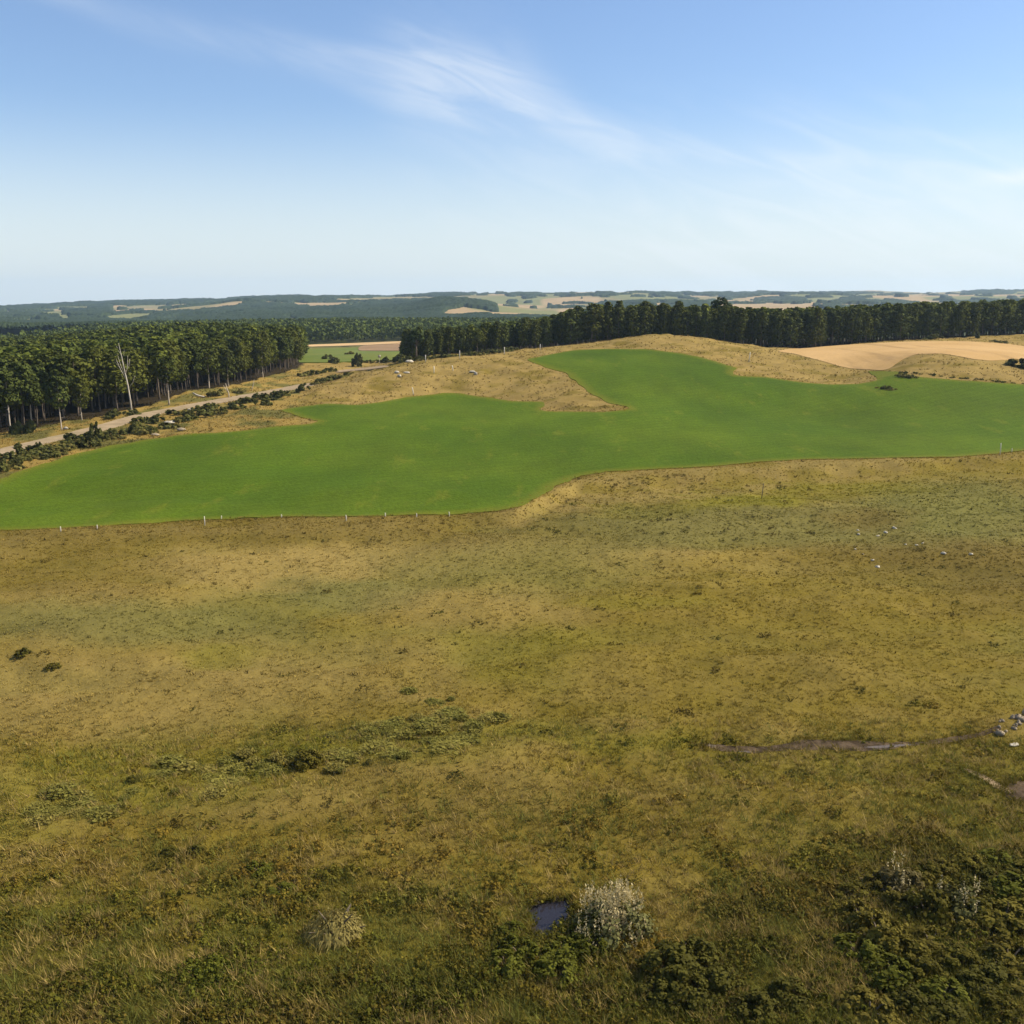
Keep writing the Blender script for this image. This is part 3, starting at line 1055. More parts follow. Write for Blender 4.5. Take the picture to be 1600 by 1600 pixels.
def clumps(centres, radii, per, size, base, r_, flatten=.7, axis=None, jit=.5, cvar=.25):
    """leaf clumps: cards scattered around each centre and facing outwards"""
    cs_, nn, sz, col = [], [], [], []
    for k, (c_, rr) in enumerate(zip(centres, radii)):
        d = r_.normal(size=(per, 3))
        d /= np.linalg.norm(d, axis=1)[:, None]
        q_ = d * (rr * r_.uniform(.35, 1, (per, 1)) ** .7)
        q_[:, 2] *= flatten
        cs_.append(c_ + q_)
        o_ = d * .8 + r_.normal(size=(per, 3)) * jit
        o_[:, 2] += .35
        if axis is not None:
            ou = c_ - axis
            o_ += ou / (np.linalg.norm(ou) + 1e-6) * .6
        nn.append(o_ / np.linalg.norm(o_, axis=1)[:, None])
        sz.append(size * r_.uniform(.6, 1.3, per))
        kc = r_.uniform(1 - cvar, 1 + cvar)
        col.append(np.array(base) * kc * r_.uniform(.8, 1.2, (per, 1)))
    cent, nrm, sz, col = np.concatenate(cs_), np.concatenate(nn), np.concatenate(sz), np.concatenate(col)
    V, Fc = cards(cent, nrm, sz, sz, r_)
    return V, Fc, np.repeat(col, 4, 0)


def pine_shape(seed, H=20.0, Rr=2.7, nb=46, per=15, size=.85, low=.36, base=(.042, .052, .016)):
    r_ = np.random.default_rng(seed)
    lean = r_.normal(0, .012, 2)

    def ax(z):
        return np.array([lean[0] * z + .15 * math.sin(z * .35 + seed), lean[1] * z + .15 * math.cos(z * .3 + seed * 2), z])
    zs = np.linspace(-.6, H * .95, 9)
    tr = [tube([ax(z) for z in zs], [(.24 * (1 - .82 * max(z, 0) / H) + (.10 if z < 0 else 0)) * H / 20 for z in zs], 6)]
    cen, rad = [], []
    for i in range(nb):
        tt = ((i + r_.uniform(0, 1)) / nb) ** .9
        z = H * (low + (1 - low) * tt)
        prof = (1 - tt ** 3.0) ** .62 * (.62 + .38 * math.sin(min(1, tt * 3.2) * math.pi / 2))
        rr = Rr * prof * r_.uniform(.35, 1.12)
        a = i * 2.4 + r_.uniform(-.5, .5)
        c_ = ax(min(z, H * .95)) + np.array([math.cos(a) * rr, math.sin(a) * rr, r_.uniform(-.1, .5) * rr * .4])
        cen.append(c_)
        rad.append((.62 + .45 * prof) * Rr / 2.7 * r_.uniform(.75, 1.2))
        if i % 3 == 0 and rr > .6:
            tr.append(tube([ax(min(z, H * .95) - .3), c_], [.06, .025], 4, False))
    for k in range(5):           # bare dead snags under the crown
        z = H * r_.uniform(low * .45, low * 1.05)
        a = r_.uniform(0, 6.28)
        l_ = r_.uniform(.5, 1.6)
        tr.append(tube([ax(z), ax(z) + np.array([math.cos(a) * l_, math.sin(a) * l_, r_.uniform(-.3, .2)])], [.05, .02], 4, False))
    cv = clumps(cen, rad, per, size, base, r_, .75, np.array([0, 0, H * .55]))
    return join_np(tr), cv


PV = [pine_shape(s, 20, Rr, 58, 17, .85, low, b_) for s, Rr, low, b_ in
      ((1, 3.7, .32, (0.072, 0.083, .016)), (2, 3.3, .40, (0.064, 0.078, .017)), (3, 4.2, .28, (0.082, 0.088, .015)), (4, 3.5, .24, (0.067, 0.077, .018)),
       (5, 3.8, .44, (0.077, 0.088, .015)), (6, 3.2, .36, (0.059, 0.073, .016)), (7, 4.4, .33, (0.087, 0.093, .015)),
       (8, 3.8, .12, (0.069, 0.081, .018)), (9, 3.3, .16, (0.079, 0.088, .016)), (10, 4.2, .10, (0.064, 0.076, .018)))]
PM = []
for (tv, tf), (cv, cf, cc_) in PV:
    PM.append((mesh_np('pine_trunk', tv, tf, None, True, M_BARK), mesh_np('pine_crown', cv, cf, cc_, False, M_PINE), mesh_np('pale_trunk', tv, tf, None, True, M_PALE)))
PLOW = [pine_shape(s, 20, Rr, 24, 10, 1.4, low, b_) for s, Rr, low, b_ in
        ((11, 3.9, .26, (0.074, 0.090, .015)), (12, 3.4, .3, (0.065, 0.080, .016)), (13, 4.3, .24, (0.084, 0.097, .014)), (14, 3.5, .3, (0.062, 0.078, .016)))]


def bake(variants, pos, scl, rot, pick, ctint=None, sclz=None):
    """many copies of a few (V, F, C) shapes as one mesh"""
    VV, FF, CC, o = [], [], [], 0
    for k, (V, Fc, C) in enumerate(variants):
        m = np.nonzero(pick == k)[0]
        if not len(m):
            continue
        cs_, sn = np.cos(rot[m])[:, None], np.sin(rot[m])[:, None]
        x = (V[None, :, 0] * cs_ - V[None, :, 1] * sn) * scl[m, None] + pos[m, 0:1]
        y = (V[None, :, 0] * sn + V[None, :, 1] * cs_) * scl[m, None] + pos[m, 1:2]
        z = V[None, :, 2] * (scl if sclz is None else sclz)[m, None] + pos[m, 2:3]
        VV.append(np.stack([x, y, z], -1).reshape(-1, 3))
        FF.append((Fc[None] + (np.arange(len(m)) * len(V))[:, None, None]).reshape(-1, 3) + o)
        cm = C[None] * (ctint[m][:, None, :] if ctint is not None else 1)
        CC.append(np.broadcast_to(cm, (len(m),) + C.shape).reshape(-1, 3))
        o += len(m) * len(V)
    return np.concatenate(VV), np.concatenate(FF), np.concatenate(CC)


def scatter(x0, x1, y0, y1, step, jit=.42):
    a, b_ = np.meshgrid(np.arange(x0, x1, step), np.arange(y0, y1, step))
    a = a + rng.uniform(-jit, jit, a.shape) * step
    b_ = b_ + rng.uniform(-jit, jit, b_.shape) * step
    return a.ravel(), b_.ravel()


# --- pines standing alone in the photo: pale trunks along the near edge of the wood by the road
def place_tree(meshes, p, h, rz, label, group, name='pine_tree', cat='pine tree', wide=None):
    wide = wide or float(rng.uniform(.82, 1.25))
    o = bpy.data.objects.new(name, None)
    COL.objects.link(o)
    o.empty_display_size = .5
    o.location = p
    o.rotation_euler = (0, 0, rz)
    o.scale = (h / 20 * wide, h / 20 * wide, h / 20)
    tag(o, label, cat, group)
    link('trunk', meshes[0], o)
    link('crown', meshes[1], o)
    return o


occupied = []
SPECIAL = [((96, 672), 16, 'pine with a bright white trunk beside the verge, white stone at its foot'),
           ((264, 631), 17, 'pine with a bright pale trunk and flared foot beside the yellow bank'),
           ((327, 607), 19.5, 'tall pine with a long pale trunk bare up to a high crown'),
           ((357, 606), 16, 'slim pale-trunked pine between the tall bare-trunked one and the forked one'),
           ((411, 591), 17, 'pine with a pale straight trunk at the end of the roadside wood'),
           ((128, 657), 14, 'short pine with a broken thin pale trunk behind the sandy bank'),
           ((50, 660), 18, 'pine with two close grey trunks behind it in the dark wood edge'),
           ((16, 669), 18, 'grey-trunked pine nearest the frame edge in the roadside wood')]
for i, ((px, py), h, lb) in enumerate(SPECIAL):
    p = on_ground(px, py)
    occupied.append((p.x, p.y))
    m = PM[(i * 3 + 1) % 7]
    place_tree((m[2], m[1]), p, h, i * 1.3, lb, None)

ax_, ay_ = scatter(-560, -95, 262, 985, 5.4, .49)
k_ = in_left_wood(ax_, ay_, 1.5)
ax_, ay_ = ax_[k_], ay_[k_]
keep = (ay_ < 560) | (rng.random(len(ax_)) < .62)
ax_, ay_ = ax_[keep], ay_[keep]
for (ox, oy) in occupied:
    k_ = (ax_ - ox) ** 2 + (ay_ - oy) ** 2 > 9
    ax_, ay_ = ax_[k_], ay_[k_]
lpx = uofx(ax_, ay_)
led = ay_ - np.interp(lpx, 800 + F * LWE[:, 0] / (LWE[:, 1] * CT + 4), LWE[:, 1])
bx_, by_ = scatter(-60, 420, 460, 720, 4.9, .49)
k_ = in_right_wood(bx_, by_, 1.0)
bx_, by_ = bx_[k_], by_[k_]
rpx = uofx(bx_, by_)
red = by_ - np.interp(rpx, RWD[:, 0], RWD[:, 1])
rh = np.interp(rpx, [632, 700, 800, 850, 900, 1000, 1200, 1400, 1600, 1850], [14.0, 14.0, 15.5, 16.5, 19, 20.0, 19.5, 19.0, 18.5, 18.5])
lh = np.interp(lpx, [0, 300, 470], [19.0, 20.0, 19.0]) * rng.uniform(.76, 1.10, len(lpx))
rh = rh * rng.uniform(.78, 1.09, len(rpx))
vis_l = (lpx > -15) & (lpx < 480)
vis_r = (rpx < 1615)
ord_l = [i for i in np.argsort(led) if vis_l[i]][:150]
ord_r = [i for i in np.argsort(red) if vis_r[i]][:140]
for i in ord_l:
    m = PM[rng.integers(7)]
    place_tree((m[0], m[1]), (ax_[i], ay_[i], float(T(ax_[i], ay_[i]))), lh[i], rng.uniform(0, 6.28),
               'dark green pine at the edge of the dense wood beside the gravel road', 'pines along the edge of the wood beside the gravel road')
for i in ord_r:
    m = PM[rng.integers(7, 10)] if rng.random() < .75 else PM[rng.integers(7)]
    place_tree((m[0], m[1]), (bx_[i], by_[i], float(T(bx_[i], by_[i]))), rh[i], rng.uniform(0, 6.28),
               'dark green pine in the front row of the wood behind the grassy mounds', 'pines in the front row of the wood behind the mounds')
sl_, sr_ = set(ord_l), set(ord_r)
ml = np.array([i not in sl_ for i in range(len(ax_))])
mr = np.array([i not in sr_ for i in range(len(bx_))])
# thin out what is deep inside and only shows its tops
wx_, wy_ = np.r_[ax_[ml], bx_[mr]], np.r_[ay_[ml], by_[mr]]
wh_ = np.r_[lh[ml], rh[mr]]
pos = np.c_[wx_, wy_, T(wx_, wy_)]
n_ = len(pos)
low = [(np.r_[v[0], c_[0]], np.r_[v[1], c_[1] + len(v[0])], np.r_[np.tile((.10, .08, .06), (len(v[0]), 1)), c_[2]]) for v, c_ in PLOW]
V, Fc, C = bake(low, pos, wh_ / 20 * rng.uniform(.85, 1.25, n_), rng.uniform(0, 6.28, n_), rng.integers(0, 4, n_), rng.uniform(.8, 1.2, (n_, 1)) * np.array((1.0, .98, .95)), wh_ / 20)
pw = link('pine_wood', mesh_np('pine_wood', V, Fc, C, False, M_PINE))
tag(pw, 'crowns of the dense pine woods behind their front rows', 'pine wood', kind='stuff')

# --- wood on the valley floor beyond the far field
vx_, vy_ = scatter(-560, 420, 985, 1560, 10.5)
vp = uofx(vx_, vy_)
front = np.interp(vp, [-200, 460, 480, 560, 640, 660, 1200], [985, 985, 1105, 1120, 1130, 985, 985])
k_ = (vy_ > front) & (vp < 1000) & (vp > -30)
vx_, vy_ = vx_[k_], vy_[k_]
tiny = []
for s in range(3):
    r_ = np.random.default_rng(60 + s)
    cen = [np.array([r_.normal(0, 1.6), r_.normal(0, 1.6), z]) for z in np.linspace(4, 13.2, 9)]
    tiny.append(clumps(cen, [2.6] * 7 + [1.8, 1.2], 6, 2.4, (.066, .084, .015), r_, .8, np.array([0, 0, 6.])))
n_ = len(vx_)
V, Fc, C = bake(tiny, np.c_[vx_, vy_, T(vx_, vy_)], rng.uniform(.85, 1.2, n_), rng.uniform(0, 6.28, n_), rng.integers(0, 3, n_), rng.uniform(.85, 1.15, (n_, 1)) * np.ones(3))
vw = link('valley_wood', mesh_np('valley_wood', V, Fc, C, False, M_PINE))
tag(vw, 'even green wood on the valley floor beyond the far field', 'woodland', kind='stuff')


# --- the broad tree that rises above the wood
def broad_tree(seed, H, Rr, base):
    r_ = np.random.default_rng(seed)
    tr = [tube([(0, 0, -.5), (.1, 0, H * .3), (0, .2, H * .7)], [.5, .4, .15], 8)]
    cen, rad = [], []
    for i in range(60):
        a, e = r_.uniform(0, 6.28), r_.uniform(-.25, 1.45)
        rr = Rr * r_.uniform(.55, 1.0)
        c_ = np.array([math.cos(a) * math.cos(e) * rr, math.sin(a) * math.cos(e) * rr, H * .62 + math.sin(e) * H * .36 * r_.uniform(.7, 1)])
        cen.append(c_)
        rad.append(r_.uniform(.9, 1.6))
        if i % 4 == 0:
            tr.append(tube([(0, .1, H * .4), tuple(c_)], [.13, .04], 5, False))
    return join_np(tr), clumps(cen, rad, 18, .95, base, r_, .8, np.array([0, 0, H * .6]))


def pt_right(px, back):
    D = float(np.interp(px, RWD[:, 0], RWD[:, 1])) + back
    x = (px - 800) / F * (D * CT + 4)
    return Vector((x, D, float(T(x, D))))


bt, bc = broad_tree(5, 25, 6.5, (.040, .054, .016))
place_tree((mesh_np('broad_trunk', bt[0], bt[1], None, True, M_BARK), mesh_np('broad_crown', bc[0], bc[1], bc[2], False, M_PINE)),
           pt_right(1126, 22), 20.3, .4, 'broad round-crowned tree rising well above the pine tops of the far wood', None, 'broadleaf_tree', 'tree')
et, ec = broad_tree(8, 14, 3.6, (.050, .068, .018))
place_tree((mesh_np('end_trunk', et[0], et[1], None, True, M_BARK), mesh_np('end_crown', ec[0], ec[1], ec[2], False, M_PINE)),
           pt_right(650, -1), 19, .4, 'leafy round tree at the end of the wood beside the far green field', None, 'broadleaf_tree', 'tree')

# --- the dead tree and the fallen log
dp_ = on_ground(206, 646)
dead = bpy.data.objects.new('dead_tree', None)
COL.objects.link(dead)
dead.location = dp_
tag(dead, 'tall bleached dead tree with bare upswept branches beside the road', 'dead tree')
tv, tf = tube([(0, 0, -.5), (-.15, 0, 4), (-.6, 0, 9), (-1.4, .1, 14), (-1.9, 0, 18), (-2.6, 0, 22.5)], [.34, .26, .22, .18, .12, .05], 9)
link('trunk', mesh_np('dead_trunk', tv, tf, None, True, M_DEAD), dead)
for pth, rr in (([(-1.9, 0, 17.6), (-1.2, .2, 19), (-1.0, .3, 20.6)], .05), ([(-2.6, -.4, 14.6), (-3.6, -.4, 16.0), (-4.4, -.4, 17.0)], .05), ([(-.8, .3, 14), (.1, .3, 16), (.5, .3, 17.6)], .05), ([(-2.1, 0, 18.8), (-3.0, .2, 20.2)], .05), ([(-1.0, 0, 10.8), (-2.4, -.3, 14), (-3.6, -.6, 17.5)], .12), ([(-1.3, 0, 12.5), (-2.6, .3, 15.5), (-3.4, .6, 19)], .09), ([(-1.2, 0, 12.0), (-.5, .3, 14.5), (-.1, .5, 18.5)], .09),
                ([(-.5, 0, 8), (1.0, .3, 10), (1.7, .5, 12)], .07), ([(-2.3, 0, 20.5), (-3.1, 0, 21), (-3.4, 0, 21.6)], .09), ([(-1.3, 0, 13), (.4, -.4, 15.2), (.9, -.5, 17.5)], .08)):
    tv, tf = tube(pth, [rr, rr * .7, rr * .3], 6)
    link('branch', mesh_np('dead_branch', tv, tf, None, True, M_DEAD), dead)
lp_ = on_ground(310, 620)
tv, tf = tube([(-2.2, .8, 1.5), (-.6, .3, .75), (1.2, -.2, .35), (2.6, -.6, .25)], [.30, .38, .36, .28], 8)
tag(link('fallen_log', mesh_np('fallen_log', tv, tf, None, True, M_DEAD), None, lp_), 'pale fallen log lying on the bank between wood and road', 'log')

# leaning forked bare trunk on the yellow bank
fk = on_ground(358, 621)
fo = bpy.data.objects.new('dead_tree', None)
COL.objects.link(fo)
fo.location = fk
tag(fo, 'small forked leafless trunk standing on the yellow bank by the road', 'dead tree')
tv, tf = tube([(0, 0, -.3), (-.1, 0, 1.6), (-.7, 0, 3.6), (-1.0, 0, 5.2)], [.22, .18, .13, .06], 7)
link('trunk', mesh_np('fork_trunk', tv, tf, None, True, M_PALE), fo)
tv, tf = tube([(-.1, 0, 1.6), (-1.3, .2, 3.2), (-1.9, .2, 4.4)], [.13, .09, .04], 6)
link('branch', mesh_np('fork_branch', tv, tf, None, True, M_PALE), fo)
tv, tf = tube([(0, 0, -.3), (.4, 0, 1.4), (1.0, 0, 3.0), (1.2, 0, 4.3)], [.16, .13, .09, .05], 7)
so2 = link('bare_trunk', mesh_np('bare_trunk', tv, tf, None, True, M_PALE), None, on_ground(393, 611))
tag(so2, 'short leaning leafless trunk on the bank close to the road bend', 'dead tree')


# --- shrubs
def shrub_shape(seed, Rr, H, size, ncl, per, base, cvar=.25, stems=True):
    r_ = np.random.default_rng(seed)
    cen, rad = [], []
    for i in range(ncl):
        a = r_.uniform(0, 6.28)
        rr = Rr * math.sqrt(r_.uniform(0, 1)) * 1.05
        z = H * max(.05, 1 - (rr / Rr / 1.1) ** 2) ** .6 * r_.uniform(.25, 1.05)
        cen.append(np.array([math.cos(a) * rr, math.sin(a) * rr, max(.1, z)]))
        rad.append(Rr * r_.uniform(.14, .34))
    V, Fc, C = clumps(cen, rad, per, size, base, r_, .85, np.array([0, 0, 0.]), .55, cvar)
    st = [tube([(0, 0, -.2), tuple(c_ * .55 + np.array([0, 0, .1])), tuple(c_ + np.array([0, 0, rad[i] * .5]))], [.05, .035, .012], 4, False) for i, c_ in enumerate(cen[:8])]
    return (V, Fc, C), join_np(st)


SH = []
for s, base in ((1, (.092, .080, .012)), (2, (.074, .068, .012)), (3, (.108, .090, .014)), (4, (.084, .086, .011)), (5, (.12, .098, .017))):
    (V, Fc, C), (tv, tf) = shrub_shape(s, 1.0, 1.05, .13, 40, 40, base)
    SH.append((mesh_np('shrub_foliage', V, Fc, C, False, M_LEAF), mesh_np('shrub_stems', tv, tf, None, True, M_STEM)))


def place_shrub(p, rr, h, label, group=None, k=None, name='shrub', cat='shrub', parts=True, meshes=None):
    k = random.randrange(len(SH)) if k is None else k
    ms = meshes or SH[k]
    if parts:
        o = bpy.data.objects.new(name, None)
        COL.objects.link(o)
        o.empty_display_size = .3
        link('foliage', ms[0], o)
        link('stems', ms[1], o)
    else:
        o = link(name, ms[0])
    o.location = p
    o.scale = (rr, rr * random.uniform(.85, 1.15), h)
    o.rotation_euler = (0, 0, random.uniform(0, 6.28))
    return tag(o, label, cat, group)


LOWR = [(1330, 1400, 1.5, 1.3), (1362, 1372, 1.4, 1.3), (1388, 1398, 1.5, 1.5), (1420, 1418, 1.7, 1.8), (1452, 1425, 1.8, 2.0), (1490, 1408, 1.7, 1.8), (1520, 1395, 1.5, 1.4),
        (1548, 1375, 1.5, 1.4), (1580, 1402, 1.8, 1.8), (1535, 1435, 1.7, 1.6), (1570, 1450, 1.8, 1.7), (1600, 1430, 1.8, 1.7), (1498, 1450, 1.5, 1.3), (1345, 1440, 1.6, 1.5), (1310, 1425, 1.3, 1.1),
        (1375, 1470, 1.9, 1.9), (1410, 1490, 1.8, 1.7), (1440, 1520, 1.7, 1.5), (1340, 1490, 1.5, 1.3), (1390, 1530, 1.6, 1.4), (1470, 1555, 1.5, 1.3), (1420, 1570, 1.7, 1.4), (1520, 1545, 1.4, 1.2),
        (1575, 1500, 1.5, 1.3), (1360, 1580, 1.6, 1.3), (1560, 1585, 1.6, 1.3), (1300, 1470, 1.2, 1.0), (1470, 1362, 1.3, 1.1), (1510, 1350, 1.3, 1.0), (1560, 1345, 1.4, 1.1), (1595, 1360, 1.5, 1.2), (1430, 1375, 1.3, 1.2), (1455, 1475, 1.5, 1.2), (1500, 1510, 1.5, 1.2), (1545, 1530, 1.5, 1.2), (1480, 1590, 1.5, 1.1), (1600, 1545, 1.6, 1.2)]
for i, (px, py, rr, h) in enumerate(LOWR):
    place_shrub(on_ground(px, py, .1), rr * random.uniform(.75, 1.15), h * random.uniform(.6, .95), 'dark green rounded shrub in the thicket near the muddy path end', 'dark shrubs of the thicket below the muddy path')
MIDB = [(1050, 1520, 1.7, 1.6), (1085, 1505, 1.5, 1.4), (1070, 1555, 1.6, 1.4), (1120, 1545, 1.4, 1.2), (1030, 1560, 1.2, 1.0), (1180, 1580, 1.4, 1.1), (1230, 1560, 1.3, 1.0)]
for px, py, rr, h in MIDB:
    place_shrub(on_ground(px, py, .1), rr, h, 'dark leafy shrub in the clump below the pale blossoming bush', 'dark shrubs below the blossoming bush', 1)
PONDS = [(812, 1485, 1.2, 1.0), (845, 1496, 1.1, .9), (880, 1490, 1.1, .9), (908, 1466, 1.0, 1.0), (925, 1440, .8, .9), (920, 1485, 1.2, 1.0), (790, 1510, 1.2, .9), (870, 1520, 1.3, 1.0), (800, 1455, .8, .7)]
for px, py, rr, h in PONDS:
    place_shrub(on_ground(px, py, .1), rr, h, 'low green shrub on the bank of the small dark pond', 'low shrubs round the small pond', 3)
for px, py, rr, h, k, lb in ((480, 1196, 1.35, 1.35, 2, 'rounded grey-green bush standing largest in the line of rush clumps'), (37, 1024, .9, .75, 1, 'small lone dark bush on the grass near the frame edge'),
                             (84, 1043, .8, .5, 2, 'low brownish bush on the dry grass just beyond the lone dark bush'), (206, 1222, .6, .5, 1, 'small dark bush alone on yellow-green grass below the rush clumps'),
                             (778, 1122, .7, .6, 1, 'small dark bush ending the line of rush clumps'), (265, 1333, .7, .5, 1, 'little dark bush on dry grass above the green scrub patch'),
                             (305, 1331, .6, .45, 1, 'flat dark bush with a second one touching it on the dry grass'), (405, 1360, .9, .6, 3, 'low bright green bush on the dry grass slope'),
                             (440, 1395, .9, .55, 3, 'low green bush just above the pale grass tussock')):
    place_shrub(on_ground(px, py, .08), rr, h, lb, None, k)

# clumps of rushes / grey herb in a line across the meadow
RS = []
for s, base in ((31, (.235, .205, .044)), (32, (.195, .178, .038)), (33, (.27, .225, .055))):
    r_ = np.random.default_rng(s)
    n = 260
    a = r_.uniform(0, 6.28, n)
    rr = np.sqrt(r_.uniform(0, 1, n)) * .55
    root = np.c_[np.cos(a) * rr, np.sin(a) * rr, np.full(n, -.05)]
    tip = np.c_[np.cos(a) * (rr * 1.7 + .12), np.sin(a) * (rr * 1.7 + .12), (1 - rr ** 2 * 1.2) * r_.uniform(.6, 1.05, n)] + r_.normal(0, .08, (n, 3))
    sd_ = np.c_[-np.sin(a), np.cos(a), np.zeros(n)] * .035
    V = np.stack([root - sd_, root + sd_, tip], 1).reshape(-1, 3)
    C = np.repeat(np.array(base) * r_.uniform(.7, 1.35, (n, 1)), 3, 0)
    V2_, F2_, C2_ = clumps([np.array([math.cos(k * 2.4), math.sin(k * 2.4), 0]) * .75 * math.sqrt(k / 14) + np.array([0, 0, .30 + .35 * (1 - k / 14)]) for k in range(14)], [.34] * 14, 22, .16, np.array(base) * .85, r_, .8)
    RS.append(mesh_np('rush_clump', np.r_[V, V2_], np.r_[np.arange(3 * n).reshape(n, 3), F2_ + 3 * n], np.r_[C, C2_], False, M_GRASS))


def place_rush(px, py, rr, h, label, group=None, k=None):
    o = link('rush_clump', RS[random.randrange(3) if k is None else k])
    o.location = on_ground(px, py, .05)
    o.scale = (rr, rr, h)
    o.rotation_euler = (0, 0, random.uniform(0, 6.28))
    return tag(o, label, 'rush clump', group)


for x0, y0, x1, y1, n, jy in ((45, 1275, 130, 1262, 9, 14), (130, 1270, 215, 1248, 5, 10), (255, 1205, 330, 1200, 7, 14), (330, 1215, 400, 1190, 8, 16), (400, 1195, 460, 1185, 4, 8), (520, 1178, 590, 1165, 9, 16),
                              (560, 1150, 640, 1155, 12, 24), (640, 1130, 740, 1140, 14, 22), (690, 1160, 745, 1150, 5, 10), (760, 1125, 790, 1122, 2, 4)):
    n = int(n * 1.7)
    for i in range(n):
        f = (i + .5) / n
        place_rush(x0 + (x1 - x0) * f + random.uniform(-6, 6), y0 + (y1 - y0) * f + random.gauss(0, jy) * .9, random.choice((.45, .6, .8, 1.0, 1.2, 1.6)) * random.uniform(.85, 1.2), random.uniform(.3, .65),
                   'grey-green rush clump in the line crossing the yellow-green hollow', 'rush clumps in a line across the hollow')
# the pale rounded tussock
(V, Fc, C), (tv, tf) = shrub_shape(77, 1.0, .9, .2, 30, 10, (.15, .13, .045))
r_ = np.random.default_rng(78)
n = 2600
d = r_.normal(size=(n, 3))
d[:, 2] = np.abs(d[:, 2])
d /= np.linalg.norm(d, axis=1)[:, None]
root = d * r_.uniform(.55, .9, (n, 1)) * np.array((1, 1, .8))
tip = root + d * .12 + np.c_[r_.normal(0, .05, (n, 2)), -r_.uniform(.1, .34, n)]
sd_ = np.cross(d, r_.normal(size=(n, 3))) * .02
V = np.stack([root - sd_, root + sd_, tip], 1).reshape(-1, 3)
C = np.repeat(np.array((.26, .21, .065)) * r_.uniform(.7, 1.35, (n, 1)), 3, 0)
place_shrub(on_ground(522, 1458, -.1), 2.1, 2.0, 'pale straw-coloured dome of grass, the biggest tussock in the green scrub', None, name='grass_tussock', cat='tussock',
            meshes=(mesh_np('tussock_blades', V, np.arange(3 * n).reshape(n, 3), C, False, M_GRASS), mesh_np('tussock_stems', tv, tf, None, True, M_STEM)))


# the blossoming bush beside the pond, and a sparser one in the thicket
def plumes(seed, n, Rr, H, size, spread, base=(.56, .46, .24)):
    r_ = np.random.default_rng(seed)
    cen, nn, w_, h_ = [], [], [], []
    lobes = [(r_.uniform(0, 6.28), r_.uniform(.25, 1.35)) for _ in range(17)]
    for i in range(n):
        la, le = lobes[i % 17]
        a = la + r_.normal(0, .28)
        e = min(1.5, max(.1, le + r_.normal(0, .22)))
        c_ = r_.uniform(.86, 1.1) * (.72 + .5 * ((i % 17) * .618 % 1)) * np.array([math.cos(a) * math.cos(e) * Rr, math.sin(a) * math.cos(e) * Rr, math.sin(e) * H])
        for k in range(13):
            cen.append(c_ + np.array([0, 0, size * (k - 4) * .22]) + r_.normal(0, spread, 3))
            v = r_.normal(size=3)
            v[2] *= .35
            nn.append(v / np.linalg.norm(v))
            w_.append(size * .26 * r_.uniform(.6, 1.2))
            h_.append(size * .50 * r_.uniform(.6, 1.2))
    V, Fc = cards(np.array(cen), np.array(nn), np.array(w_), np.array(h_), r_)
    C = np.repeat(np.array(base) * r_.uniform(.7, 1.15, (len(cen), 1)), 4, 0)
    return V, Fc, C


def blossom_bush(px, py, rr, h, n, label, seed, base):
    o = bpy.data.objects.new('blossoming_bush', None)
    COL.objects.link(o)
    o.location = on_ground(px, py, .1)
    tag(o, label, 'bush')
    (V, Fc, C), (tv, tf) = shrub_shape(seed, rr * .92, h * .92, .20, 44, 42, base)
    link('foliage', mesh_np('bush_foliage', V, Fc, C, False, M_LEAF), o)
    link('stems', mesh_np('bush_stems', tv, tf, None, True, M_STEM), o)
    V, Fc, C = plumes(seed + 1, n, rr, h, .34, .06)
    link('blossom', mesh_np('bush_blossom', V, Fc, C, False, M_BLOSSOM), o)
    return o


blossom_bush(960, 1452, 2.5, 2.4, 200, 'large bush covered in cream white plumes beside the small pond', 401, (.12, .115, .040))
blossom_bush(1405, 1385, 1.7, 1.7, 14, 'twiggy dark bush with sparse tan plumes on top of the thicket', 411, (.10, .08, .028))
blossom_bush(1500, 1425, 1.9, 1.8, 12, 'bushy grey-green shrub tipped with few pale plumes deep in the thicket', 421, (.095, .092, .03))

# --- bushes along the road
SHF = []
for s, base in ((51, (.105, .104, .026)), (52, (.085, .086, .024)), (53, (.14, .122, .032))):
    (V, Fc, C), _ = shrub_shape(s, 1.0, 1.1, .34, 16, 22, base, .3)
    SHF.append((mesh_np('far_shrub', V, Fc, C, False, M_LEAF), None))
HEDGE = [((0, 728), (60, 712), 13, 11), ((50, 712), (110, 700), 12, 9), ((100, 697), (160, 690), 11, 8), ((165, 686), (225, 676), 9, 7), ((210, 668), (270, 660), 12, 10),
         ((265, 656), (330, 645), 12, 8), ((320, 645), (390, 632), 12, 6), ((380, 630), (450, 618), 8, 4)]
for (x0, y0), (x1, y1), n, j in HEDGE:
    for i in range(n):
        f = (i + random.random()) / n
        p = on_ground(x0 + (x1 - x0) * f, y0 + (y1 - y0) * f + random.uniform(-j, j), .2)
        place_shrub(p, random.uniform(1.3, 2.7), random.uniform(1.2, 2.3), 'dark bush in the row between the gravel road and the green field',
                    'dark bushes in the row along the gravel road', name='roadside_bush', cat='bush', parts=False, meshes=random.choice(SHF))
